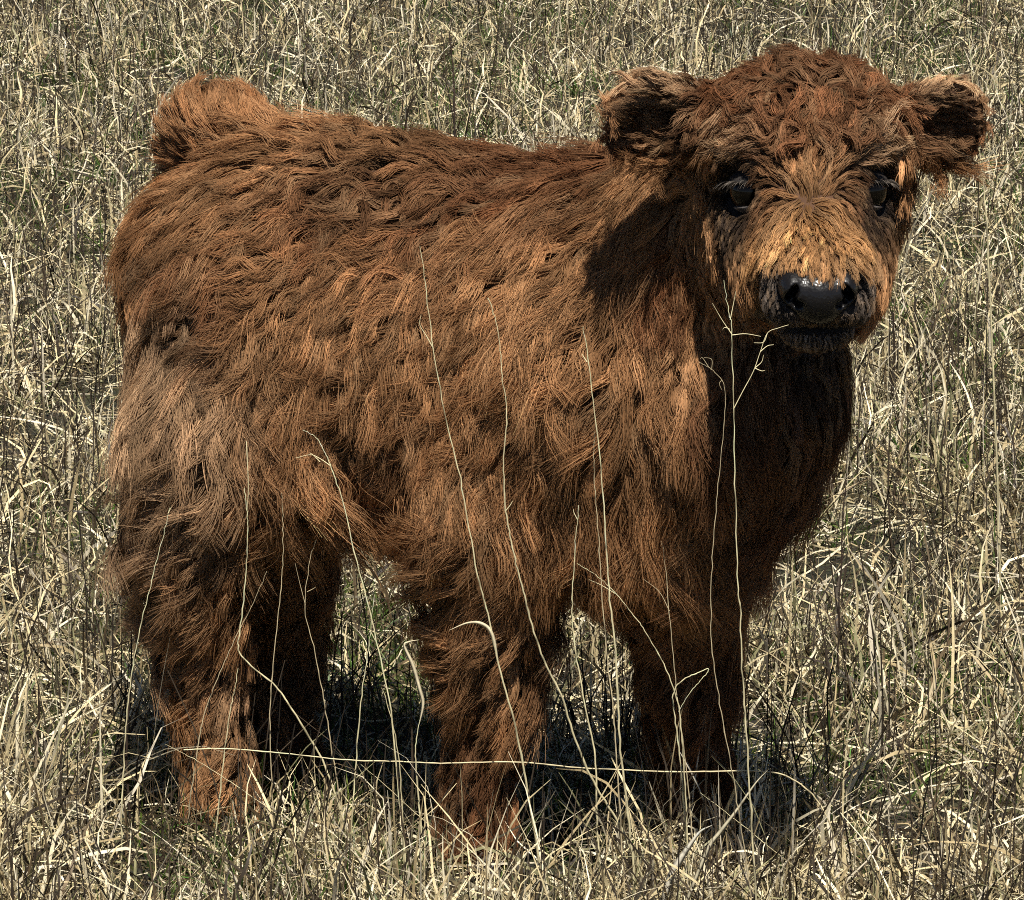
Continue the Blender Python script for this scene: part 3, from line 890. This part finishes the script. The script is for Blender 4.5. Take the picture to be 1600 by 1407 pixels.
# each part of the coat is an object of its own
lq = to_local(sp)
q = sp - EYE
hr, hf, hu = q @ HR, q @ HF, q @ HU
part = np.zeros(N_STRAND, int)                                       # 0 trunk
dh = np.linalg.norm(sp - Hd(0, -0.01, -0.01), axis=1)
part[(dh < 0.24) & (hf > -0.13) & (hu > -0.125)] = 1                 # face
part[(part == 1) & (hu > 0.045)] = 2                                 # forelock
for j, e in enumerate(EARS):
    x = (sp - e['cen']) @ e['ax']
    m = (np.linalg.norm(sp - e['cen'], axis=1) < e['ln'] * 1.25) & (x > -e['ln'] * 0.85)
    part[m] = 3 + j
dt = TAILD(sp)
part[(dt < 0.045)] = 5
low = sp[:, 2] < 0.43
fd = np.stack([np.linalg.norm((sp - f)[:, :2], axis=1) for f in FEET], -1)
fi = fd.argmin(1)
legm = low & (fd.min(1) < 0.17)
part[legm] = 6 + fi[legm]
NAMES = ['body_coat', 'face_hair', 'forelock', 'ear_hair', 'ear_hair', 'tail_hair', 'leg_hair', 'leg_hair', 'leg_hair', 'leg_hair']
LBL = {1: 'golden hair on the bridge of the nose and cheeks', 2: 'dark red curly hair on the top of the head', 5: 'bushy hair of the raised tail'}
for j, nm in enumerate(NAMES):
    m = part == j
    if m.any():
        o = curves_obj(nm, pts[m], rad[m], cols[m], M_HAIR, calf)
        if j in LBL: o['label'] = LBL[j]

# ------------------------------------------------------------------ the pasture grass
def ribbons(root, az, el, ln, wd, bend, twist, K, tipw=0.15, wob=0.0):
    n = len(root)
    t = (np.arange(K) + 0.5) / K
    e = el[:, None] - bend[:, None] * t[None] ** 1.3
    a = az[:, None] + twist[:, None] * t[None] + wob * np.sin(t[None] * rng.uniform(3, 9, (n, 1)) + rng.uniform(0, 6.28, (n, 1)))
    d = np.stack([np.cos(e) * np.cos(a), np.cos(e) * np.sin(a), np.sin(e)], -1)
    p = np.concatenate([root[:, None], root[:, None] + np.cumsum(d * (ln / K)[:, None, None], 1)], 1)
    gz = ground_z(root[:, 0], root[:, 1])
    p[:, 1:, 2] = np.maximum(p[:, 1:, 2], (gz + 0.006)[:, None])
    dd = np.concatenate([d[:, :1], d], 1)
    rv = unit(rng.normal(size=(n, 3)))
    roll = rng.normal(0, 0.9, n)[:, None] * np.linspace(0, 1, K + 1)[None]
    s = unit(np.cross(dd, rv[:, None])); s2 = unit(np.cross(dd, s))
    s = s * np.cos(roll)[..., None] + s2 * np.sin(roll)[..., None]
    tt = np.linspace(0, 1, K + 1)
    prof = np.interp(tt, [0, 0.25, 0.7, 1.0], [0.7, 1.0, 0.8, tipw])
    w = (wd[:, None] * prof[None] * 0.5)[..., None]
    V = np.stack([p - s * w, p + s * w], 2).reshape(n, (K + 1) * 2, 3)
    b = (np.arange(n) * (K + 1) * 2)[:, None]
    k = np.arange(K)[None] * 2
    F = np.stack([b + k, b + k + 1, b + k + 3, b + k + 2], -1).reshape(-1, 4)
    return V.reshape(-1, 3), F, (K + 1) * 2


def field_spots(n, d0=3.85, d1=19.5, power=1.15, side=0.45):
    """spots on the pasture ahead of the camera, thinning with distance"""
    d = np.linspace(d0, d1, 600)
    w = (0.135 * d + side) * (4.5 / d) ** power
    c = np.cumsum(w); c /= c[-1]
    dist = np.interp(rng.random(n), c, d)
    x = rng.uniform(-1, 1, n) * (0.135 * dist + side)
    y = CAM[1] + dist
    return np.stack([x, y, ground_z(x, y)], -1), dist


PATCH = Noise(0.9, 1, 10, 21); PATCH2 = Noise(0.28, 1, 12, 22); GREENN = Noise(0.55, 1, 10, 23)
STRAW = np.array([(0.75, 0.62, 0.36), (0.85, 0.75, 0.52), (0.45, 0.35, 0.19), (0.29, 0.27, 0.14), (0.14, 0.10, 0.055), (0.68, 0.60, 0.45), (0.045, 0.032, 0.020)])
SPROB = np.array([0.24, 0.21, 0.13, 0.10, 0.12, 0.07, 0.13])


def straw(n):
    c = STRAW[rng.choice(len(STRAW), n, p=SPROB)]
    return c * np.exp(rng.normal(0, 0.14, (n, 1)))


def keep_by(pos, nz, lo, hi):
    v = nz(pos)[:, 0]
    return rng.random(len(pos)) < np.clip((v - lo) / (hi - lo), 0, 1)


def grass(name, label, cat, n, kind, rng_d=(3.85, 19.5)):
    pos, dist = field_spots(n, *rng_d)
    m = np.ones(n, bool)
    if kind == 'stand': m = keep_by(pos, PATCH2, -1.1, 0.9)
    if kind == 'green': m = keep_by(pos, GREENN, -0.5, 1.0)
    pos, dist = pos[m], dist[m]; n = len(pos)
    far = (dist / 5.0)
    az = rng.uniform(0, 2 * math.pi, n)
    if kind == 'thatch':
        pos[:, 2] += rng.uniform(0.0, 0.055, n)
        el = np.radians(rng.normal(8, 16, n)); ln = rng.uniform(0.06, 0.22, n); wd = rng.uniform(0.0012, 0.0036, n) * far ** 0.45
        V, F, k = ribbons(pos, az, el, ln, wd, rng.normal(0.2, 0.5, n), rng.normal(0, 0.8, n), 4, 0.4, 0.25)
        col = straw(n); mat = M_DRY
    elif kind == 'stand':
        hgt = np.clip(1 + 0.28 * PATCH(pos)[:, 0], 0.5, 1.6)
        el = np.radians(np.clip(rng.normal(70, 20, n), 15, 100)); ln = rng.gamma(5, 0.022, n) * hgt + 0.02; ln = np.minimum(ln, 0.30)
        wd = (0.0010 + 0.0050 * rng.random(n) ** 1.5) * far ** 0.4
        bend = np.abs(rng.normal(0.7, 1.3, n))
        V, F, k = ribbons(pos, az, el, ln, wd, bend, rng.normal(0, 1.6, n), 6, 0.12, 0.6)
        col = straw(n); mat = M_DRY
    elif kind == 'green':
        el = np.radians(np.clip(rng.normal(66, 18, n), 10, 95)); ln = rng.uniform(0.04, 0.13, n); wd = rng.uniform(0.0015, 0.0034, n) * far ** 0.45
        V, F, k = ribbons(pos, az, el, ln, wd, np.abs(rng.normal(0.5, 0.5, n)), rng.normal(0, 0.5, n), 4, 0.1, 0.1)
        col = np.array([0.085, 0.130, 0.028]) * np.exp(rng.normal(0, 0.3, (n, 1))) * np.exp(rng.normal(0, 0.15, (n, 3))); mat = M_GREEN
    else:
        el = np.radians(np.clip(rng.normal(74, 17, n), 10, 100)); ln = rng.uniform(0.08, 0.30, n); wd = rng.uniform(0.0014, 0.0032, n) * far ** 0.3
        V, F, k = ribbons(pos, az, el, ln, wd, rng.normal(0.1, 0.5, n), rng.normal(0, 0.5, n), 4, 0.5, 0.25)
        col = np.array([0.034, 0.023, 0.013]) * np.exp(rng.normal(0, 0.4, (n, 1))); mat = M_DARK
    o = mesh_obj(name, V, F, mat, None, np.repeat(col, k, 0))
    return tag(o, label, cat, kind='stuff')


grass('straw_litter', 'matted pale straw lying flat over the pasture soil', 'straw', 28000, 'thatch')
grass('dry_grass', 'standing bleached dry grass with curled blades all over the pasture', 'grass', 132000, 'stand')
grass('green_grass', 'short green blades growing up through the dry grass', 'grass', 78000, 'green')
grass('tangled_grass', 'dense tangle of bleached blades in front of the hooves', 'grass', 13000, 'stand', (4.2, 5.0))
grass('dead_weeds', 'thin dark brown dead stems scattered among the dry grass', 'weeds', 14000, 'dead')


def pasture_beside():
    """the same grass going on to both sides of the view: a round tuft of mixed blades set out many times"""
    Vs, Fs, Cs, off = [], [], [], 0
    for kind, n in (('thatch', 330), ('stand', 1150), ('green', 330), ('dead', 90)):
        rr = 0.80 * np.sqrt(rng.random(n)); th = rng.uniform(0, 6.28, n)
        pos = np.stack([rr * np.cos(th), rr * np.sin(th), np.zeros(n)], -1)
        az = rng.uniform(0, 6.28, n)
        if kind == 'thatch':
            pos[:, 2] += rng.uniform(0, 0.05, n)
            V, F, k = ribbons(pos, az, np.radians(rng.normal(8, 16, n)), rng.uniform(.06, .22, n), rng.uniform(.0016, .0048, n), rng.normal(.2, .5, n), rng.normal(0, .8, n), 4, .4, .25)
            col = straw(n)
        elif kind == 'stand':
            V, F, k = ribbons(pos, az, np.radians(np.clip(rng.normal(70, 20, n), 15, 100)), np.minimum(rng.gamma(5, .022, n) + .02, .3), .0013 + .0065 * rng.random(n) ** 1.5, np.abs(rng.normal(.7, 1.3, n)), rng.normal(0, 1.6, n), 6, .12, .6)
            col = straw(n)
        elif kind == 'green':
            V, F, k = ribbons(pos, az, np.radians(np.clip(rng.normal(66, 18, n), 10, 95)), rng.uniform(.04, .13, n), rng.uniform(.002, .0045, n), np.abs(rng.normal(.5, .5, n)), rng.normal(0, .5, n), 4, .1, .1)
            col = np.array([0.085, 0.130, 0.028]) * np.exp(rng.normal(0, .3, (n, 1)))
        else:
            V, F, k = ribbons(pos, az, np.radians(np.clip(rng.normal(74, 17, n), 10, 100)), rng.uniform(.08, .3, n), rng.uniform(.0016, .004, n), rng.normal(.1, .5, n), rng.normal(0, .5, n), 4, .5, .25)
            col = np.array([0.034, 0.023, 0.013]) * np.exp(rng.normal(0, .4, (n, 1)))
        Vs.append(V); Fs.append(F + off); Cs.append(np.repeat(col, k, 0)); off += len(V)
    o = mesh_obj('pasture_grass', np.concatenate(Vs), np.concatenate(Fs), M_DRY, None, np.concatenate(Cs))
    tag(o, 'dry pasture grass carrying on to both sides of the field', 'grass', kind='stuff')
    ng = bpy.data.node_groups.new('set_out_tufts', 'GeometryNodeTree')
    ng.interface.new_socket('Geometry', in_out='INPUT', socket_type='NodeSocketGeometry')
    ng.interface.new_socket('Geometry', in_out='OUTPUT', socket_type='NodeSocketGeometry')
    N = ng.nodes.new; K_ = ng.links.new
    gi, go = N('NodeGroupInput'), N('NodeGroupOutput')
    gr = N('GeometryNodeMeshGrid'); gr.inputs['Size X'].default_value = 28; gr.inputs['Size Y'].default_value = 24; gr.inputs['Vertices X'].default_value = 40; gr.inputs['Vertices Y'].default_value = 33
    tr = N('GeometryNodeTransform'); tr.inputs['Translation'].default_value = (0, 9.5, 0)
    po = N('GeometryNodeInputPosition'); sx = N('ShaderNodeSeparateXYZ')
    ab = N('ShaderNodeMath'); ab.operation = 'ABSOLUTE'
    ma = N('ShaderNodeMath'); ma.operation = 'MULTIPLY_ADD'; ma.inputs[1].default_value = 0.135; ma.inputs[2].default_value = 0.135 * 5 + 0.45 + 0.32
    lt = N('ShaderNodeMath'); lt.operation = 'LESS_THAN'
    de = N('GeometryNodeDeleteGeometry')
    rv = N('FunctionNodeRandomValue'); rv.data_type = 'FLOAT_VECTOR'; rv.inputs[0].default_value = (0, 0, 0); rv.inputs[1].default_value = (0, 0, 6.283)
    ip = N('GeometryNodeInstanceOnPoints')
    K_(gr.outputs['Mesh'], tr.inputs['Geometry']); K_(tr.outputs[0], de.inputs['Geometry'])
    K_(po.outputs[0], sx.inputs[0]); K_(sx.outputs[0], ab.inputs[0]); K_(sx.outputs[1], ma.inputs[0])
    K_(ab.outputs[0], lt.inputs[0]); K_(ma.outputs[0], lt.inputs[1]); K_(lt.outputs[0], de.inputs['Selection'])
    K_(de.outputs[0], ip.inputs['Points']); K_(gi.outputs[0], ip.inputs['Instance']); K_(rv.outputs[0], ip.inputs['Rotation'])
    K_(ip.outputs[0], go.inputs[0])
    md = o.modifiers.new('set_out_tufts', 'NODES'); md.node_group = ng
    return o


pasture_beside()

# ------------------------------------------------------------------ tall stalks one can pick out
def smooth_line(p, m=7):
    p = np.asarray(p, float)
    q = np.concatenate([[2 * p[0] - p[1]], p, [2 * p[-1] - p[-2]]])
    out = []
    for i in range(1, len(q) - 2):
        for t in np.arange(m) / m:
            a, b, c, d = q[i - 1], q[i], q[i + 1], q[i + 2]
            out.append(0.5 * (2 * b + (c - a) * t + (2 * a - 5 * b + 4 * c - d) * t ** 2 + (3 * b - a - 3 * c + d) * t ** 3))
    out.append(p[-1])
    return np.array(out)


def tube(line, r0, r1, sides=6, nodes=0.0):
    n = len(line)
    tg = unit(np.gradient(line, axis=0))
    ref = np.array([0.3, 1.0, 0.1])
    a = unit(np.cross(tg, ref)); b = np.cross(tg, a)
    r = np.linspace(r0, r1, n)
    if nodes: r = r * (1 + nodes * (np.sin(np.linspace(0, n * 0.55, n)) > 0.96))
    th = np.arange(sides) / sides * 2 * math.pi
    V = line[:, None] + r[:, None, None] * (a[:, None] * np.cos(th)[None, :, None] + b[:, None] * np.sin(th)[None, :, None])
    i = np.arange(n * sides).reshape(n, sides); j = np.roll(i, -1, 1)
    F = np.stack([i[:-1], j[:-1], j[1:], i[1:]], -1).reshape(-1, 4)
    return V.reshape(-1, 3), F


def strip(line, w):
    """a leaf: a folded strip that narrows to both ends"""
    n = len(line)
    tg = unit(np.gradient(line, axis=0)); a = unit(np.cross(tg, np.array([0.1, 1.0, 0.25]))); b = np.cross(tg, a)
    t = np.linspace(0, 1, n); ww = (w * np.interp(t, [0, .15, .5, 1], [.3, .9, 1, .05]))[:, None]
    V = np.stack([line - a * ww, line + b * ww * 0.35, line + a * ww, line + b * (ww * 0.35 + 0.0004)], 1).reshape(-1, 3)
    i = np.arange(n * 4).reshape(n, 4); j = np.roll(i, -1, 1)
    F = np.stack([i[:-1], j[:-1], j[1:], i[1:]], -1).reshape(-1, 4)
    return V, F


def stalk(name, label, y, pts, branches=(), r=0.0018, col=(0.80, 0.70, 0.42), group='tall dry grass stalks', mat=None, cat='grass stalk', root=True, dy=0.0, leaf=False, tip=0.22, leaves=()):
    """pts run from the tip down to the foot, as seen in the photograph, in the upright plane at depth y"""
    n = len(pts)
    line = [P(u, v, y + dy * (1 - i / max(n - 1, 1))) for i, (u, v) in enumerate(pts)]
    if root:
        d = line[-1] - line[-2]
        d = unit(d + np.array([0, 0, -0.3 * np.linalg.norm(d)]))
        foot = line[-1].copy()
        if d[2] < -0.2 and foot[2] > 0:
            k = foot[2] / -d[2]
            foot = foot + d * k
            foot[2] = ground_z(foot[:1], foot[1:2])[0] - 0.01
            line.append((line[-1] + foot) / 2 + np.array([0.002, 0, 0])); line.append(foot)
    ln = smooth_line(line[::-1])
    ln[1:-1] += rng.normal(0, 0.0 if leaf else 0.00045, (len(ln) - 2, 3)) * np.array([1, 0.6, 0.3])
    base = ln[0].copy()
    o = bpy.data.objects.new(name, None); o.location = base; COL.objects.link(o)
    tag(o, label, cat, group)
    r = r * (0.60 if name == 'fallen_straw' else 0.88)
    c = np.array(col) * np.exp(rng.normal(0, 0.08))
    if leaf: V, F = strip(ln, r)
    else: V, F = tube(ln, r, r * tip, 6, 0.25)
    t = np.linspace(0.7, 1.1, len(ln)) * np.exp(rng.normal(0, 0.10, len(ln))) * np.where(rng.random(len(ln)) < 0.07, 0.45, 1.0)
    t = np.repeat(t, len(V) // len(ln))[:, None]
    s = mesh_obj('leaf' if leaf else 'stem', V - base, F, mat or M_STALK, o, np.clip(c * t, 0, .8))
    for (lp, lw) in leaves:
        V, F = strip(smooth_line([P(u, v, y) for (u, v) in lp][::-1]), lw)
        mesh_obj('leaf', V - base, F, M_STALK, o, np.repeat(np.array([[0.70, 0.60, 0.40]]), len(V), 0))
    for br in branches:
        bl = smooth_line([P(u, v, y + dy) for (u, v) in br], 5)
        V, F = tube(bl, r * 0.42, r * 0.16, 5)
        mesh_obj('seed_branch', V - base, F, mat or M_STALK, o, np.repeat(c[None] * 1.05, len(V), 0))
    return o


DARK = (0.05, 0.03, 0.02)
stalk('grass_stalk', 'tall leaning straw stalk with a forked tip crossing the middle of the flank', -0.34,
      [(656, 385), (663, 431), (677, 545), (697, 655), (722, 764), (746, 898), (762, 959), (779, 1038), (806, 1139), (823, 1231), (838, 1314)],
      [[(677, 545), (666, 525), (656, 508), (658, 492)]], 0.0019,
      leaves=[([(702, 985), (730, 974), (752, 975), (768, 990), (778, 1032)], 0.0026)])
stalk('grass_stalk', 'tall knobbly straw stalk rising past the whorl behind the shoulder', -0.36,
      [(762, 466), (775, 500), (781, 541), (785, 594), (792, 642), (787, 716), (789, 781), (797, 838), (811, 898), (823, 946), (845, 1021), (876, 1086), (902, 1165), (932, 1231), (976, 1305)],
      [[(762, 466), (768, 478), (770, 492)], [(789, 800), (797, 790), (801, 783)]], 0.0019)
stalk('grass_stalk', 'tall straight straw stalk before the shoulder, reaching highest there', -0.38,
      [(911, 510), (919, 561), (925, 614), (937, 716), (945, 817), (950, 898), (954, 946), (963, 1034), (968, 1156), (981, 1270)],
      [[(917, 566), (912, 558), (909, 553)]], 0.0019)
stalk('grass_stalk', 'thin stalk leaning on the taller straight stalk before the shoulder', -0.37,
      [(929, 675), (928, 728), (932, 797), (936, 850), (941, 938), (950, 1034), (959, 1121), (963, 1183), (968, 1260)], [], 0.0013, (0.66, 0.54, 0.33))
stalk('grass_stalk', 'bent straw stalk ending low beside the inner edge of the near foreleg', -0.36,
      [(904, 790), (901, 830), (897, 885), (894, 930), (895, 980), (902, 1034), (915, 1108), (930, 1183), (932, 1266)], [[(902, 812), (897, 802), (896, 796)]], 0.0016)
stalk('grass_stalk', 'tallest straw stalk with spreading seed branches in front of the chest and muzzle', -0.74,
      [(1131, 438), (1137, 480), (1144, 525), (1146, 640), (1148, 736), (1152, 898), (1157, 959), (1160, 1060), (1167, 1156), (1173, 1266)],
      [[(1143, 522), (1128, 500), (1113, 474)], [(1144, 524), (1165, 522), (1189, 526)], [(1146, 640), (1161, 611), (1177, 581), (1188, 550), (1199, 521), (1216, 513), (1232, 508)],
       [(1188, 550), (1199, 541), (1209, 539)], [(1180, 575), (1190, 566), (1193, 555)], [(1180, 576), (1190, 580), (1195, 579)], [(1199, 521), (1193, 535), (1178, 536)], [(1140, 515), (1133, 512), (1129, 515)],
       [(1141, 500), (1147, 470), (1150, 455)]], 0.0014)
stalk('grass_stalk', 'thin drooping stalk with a curled seed head left of the chest stalk', -0.55,
      [(1092, 566), (1108, 575), (1128, 594), (1133, 625), (1128, 700), (1118, 800), (1112, 900), (1112, 1007), (1125, 1100), (1142, 1200), (1156, 1280)],
      [[(1108, 575), (1098, 560), (1094, 561)], [(1112, 578), (1112, 562), (1100, 559)], [(1128, 594), (1124, 600), (1128, 610)]], 0.0009, (0.66, 0.54, 0.33))
stalk('grass_stalk', 'straight stalk standing in front of the near hind thigh', -0.16,
      [(265, 794), (252, 850), (240, 895), (219, 983), (205, 1060), (196, 1150), (190, 1260)], [[(263, 802), (266, 796), (268, 792)]], 0.0014)
stalk('grass_stalk', 'sharply kinked straw stalk rising between the two hind legs', -0.14,
      [(382, 763), (386, 800), (387, 835), (384, 900), (375, 985), (372, 1008), (381, 1030), (431, 1073), (456, 1109), (503, 1188), (530, 1260)], [[(385, 690), (388, 760), (386, 800)]], 0.0019)
stalk('grass_stalk', 'arching stalk with a hooked thin tip before the belly', -0.30,
      [(473, 672), (494, 684), (506, 705), (518, 732), (535, 784), (562, 894), (588, 1000), (610, 1110), (625, 1260)], [[(516, 728), (500, 717), (485, 711), (462, 716)], [(500, 722), (490, 712), (484, 708)]], 0.0014)
stalk('grass_stalk', 'very thin upright stalk before the dark far hind leg', -0.10,
      [(440, 770), (442, 820), (442, 876), (438, 930), (428, 1026), (422, 1116), (426, 1260)], [], 0.0012, (0.66, 0.54, 0.33))
stalk('grass_stalk', 'short forked stalk before the dark far hind leg', -0.08,
      [(495, 842), (483, 880), (477, 952), (492, 1019), (505, 1090), (520, 1180)], [[(477, 945), (468, 910), (461, 880)], [(480, 925), (488, 921), (493, 918)]], 0.0012, (0.66, 0.54, 0.33))
stalk('grass_stalk', 'slanting stalk crossing the near hind hock from lower left to upper right', -0.14,
      [(417, 893), (392, 950), (366, 1001), (340, 1060), (319, 1116), (309, 1170), (296, 1260)], [], 0.0012, (0.66, 0.54, 0.33))
stalk('grass_stalk', 'pale straight stalk standing in front of the near hind shank', -0.20,
      [(372, 1044), (366, 1080), (359, 1116), (346, 1217), (334, 1332), (327, 1405)], [], 0.0017)
stalk('grass_stalk', 'pale leaning stalk in the gap behind the near foreleg', -0.18,
      [(585, 930), (579, 983), (572, 1040), (564, 1098), (554, 1217), (548, 1330)], [[(578, 985), (590, 1010), (598, 1040)]], 0.0016)
stalk('grass_stalk', 'pale stalk leaning left behind the crossing straw near the foreleg', -0.22,
      [(596, 1075), (604, 1095), (622, 1177), (629, 1278), (633, 1401)], [], 0.0016)
stalk('grass_stalk', 'thick short pale stalk at the outer edge of the near fore hoof', -0.26,
      [(656, 1125), (650, 1160), (650, 1200), (655, 1260), (662, 1405)], [], 0.0021,
      leaves=[([(655, 1000), (640, 1003), (632, 1010), (645, 1040), (655, 1075), (661, 1100), (656, 1128)], 0.0026)])
stalk('grass_stalk', 'thin straw stalk in front of the dark far foreleg', -0.30,
      [(1030, 840), (1037, 863), (1046, 959), (1057, 1077), (1070, 1182), (1081, 1296)], [[(1046, 955), (1030, 925), (1005, 905)]], 0.0011, (0.66, 0.54, 0.33))
stalk('grass_stalk', 'curved stalk arching from the near foreleg down to the far foreleg', -0.32,
      [(902, 881), (935, 902), (963, 929), (990, 962), (1007, 986), (1037, 1038), (1060, 1104), (1068, 1180), (1072, 1270)], [[(963, 929), (940, 915), (920, 906)]], 0.0013)
stalk('grass_stalk', 'looped pale blade bent over beside the far foreleg', -0.31,
      [(1060, 1112), (1080, 1080), (1098, 1060), (1107, 1045), (1090, 1052), (1068, 1062), (1052, 1085), (1056, 1130), (1064, 1200), (1070, 1280)], [], 0.0014)
stalk('grass_stalk', 'dark straight weed stem standing beside the chest', 0.55,
      [(1326, 690), (1322, 740), (1318, 800), (1310, 981), (1312, 1100)], [], 0.0022, DARK, 'dark dead weed stems', M_DARK)
stalk('grass_stalk', 'dark weed stem rising behind the back between withers and tail', 3.2,
      [(706, 30), (703, 60), (709, 120), (710, 190), (712, 260)], [[(709, 120), (720, 95), (722, 80)]], 0.004, DARK, 'dark dead weed stems', M_DARK)
stalk('grass_stalk', 'dark curled weed stem arching beside the near hind hock', 0.05,
      [(152, 1005), (158, 965), (180, 945), (205, 960), (214, 1000), (205, 1060), (198, 1150), (200, 1240)], [[(214, 1000), (222, 970), (232, 955)]], 0.0022, DARK, 'dark dead weed stems', M_DARK)
stalk('grass_stalk', 'dark upright weed stem in the gap between the hind legs and the forelegs', 0.25,
      [(538, 970), (548, 965), (550, 1000), (552, 1100), (556, 1220)], [[(552, 1090), (570, 1060), (580, 1040)], [(553, 1120), (535, 1075), (520, 1040)]], 0.0024, DARK, 'dark dead weed stems', M_DARK)
stalk('grass_stalk', 'tall pale stalk standing alone beyond the ear', 1.2,
      [(1512, 40), (1520, 130), (1530, 230), (1540, 330), (1545, 420)], [[(1520, 120), (1535, 90), (1545, 60)]], 0.0022)
# straws lying across the grass
stalk('fallen_straw', 'long straw lying level across all the legs above the hooves', -0.27,
      [(287, 1172), (352, 1170), (438, 1177), (546, 1188), (620, 1190), (687, 1193), (806, 1191), (906, 1200), (1037, 1206), (1110, 1206), (1199, 1206), (1245, 1222), (1285, 1262), (1310, 1330)], [], 0.0019, (0.76, 0.64, 0.38), 'fallen straws', cat='straw', root=True, tip=0.6)
stalk('fallen_straw', 'slanting straw lying across the near hind hoof', -0.22,
      [(258, 1163), (310, 1190), (360, 1222), (431, 1271), (500, 1320)], [], 0.0016, (0.76, 0.64, 0.38), 'fallen straws', cat='straw', root=True)
stalk('fallen_straw', 'slanting straw lying outside the near fore hoof', -0.30,
      [(564, 1195), (610, 1235), (655, 1276), (700, 1315), (770, 1370)], [], 0.0016, (0.76, 0.64, 0.38), 'fallen straws', cat='straw', root=True)
stalk('fallen_straw', 'long straw slanting down away from the far fore hoof', -0.33,
      [(1094, 1239), (1150, 1282), (1220, 1338), (1300, 1397), (1340, 1425)], [], 0.0018, (0.76, 0.64, 0.38), 'fallen straws', cat='straw', root=True)
stalk('dry_leaf', 'broad white dry leaf curling down near the far fore hoof', -0.40,
      [(1112, 1290), (1094, 1300), (1075, 1325), (1059, 1350), (1046, 1375)], [], 0.0052, (0.78, 0.72, 0.58), 'broad dry leaves', cat='leaf', root=True, leaf=True)
stalk('dry_leaf', 'pale dry leaf pointing up beside the far fore hoof', -0.40,
      [(1199, 1204), (1180, 1225), (1150, 1268), (1125, 1301), (1105, 1330)], [], 0.0032, (0.74, 0.66, 0.46), 'broad dry leaves', cat='leaf', root=True, leaf=True)
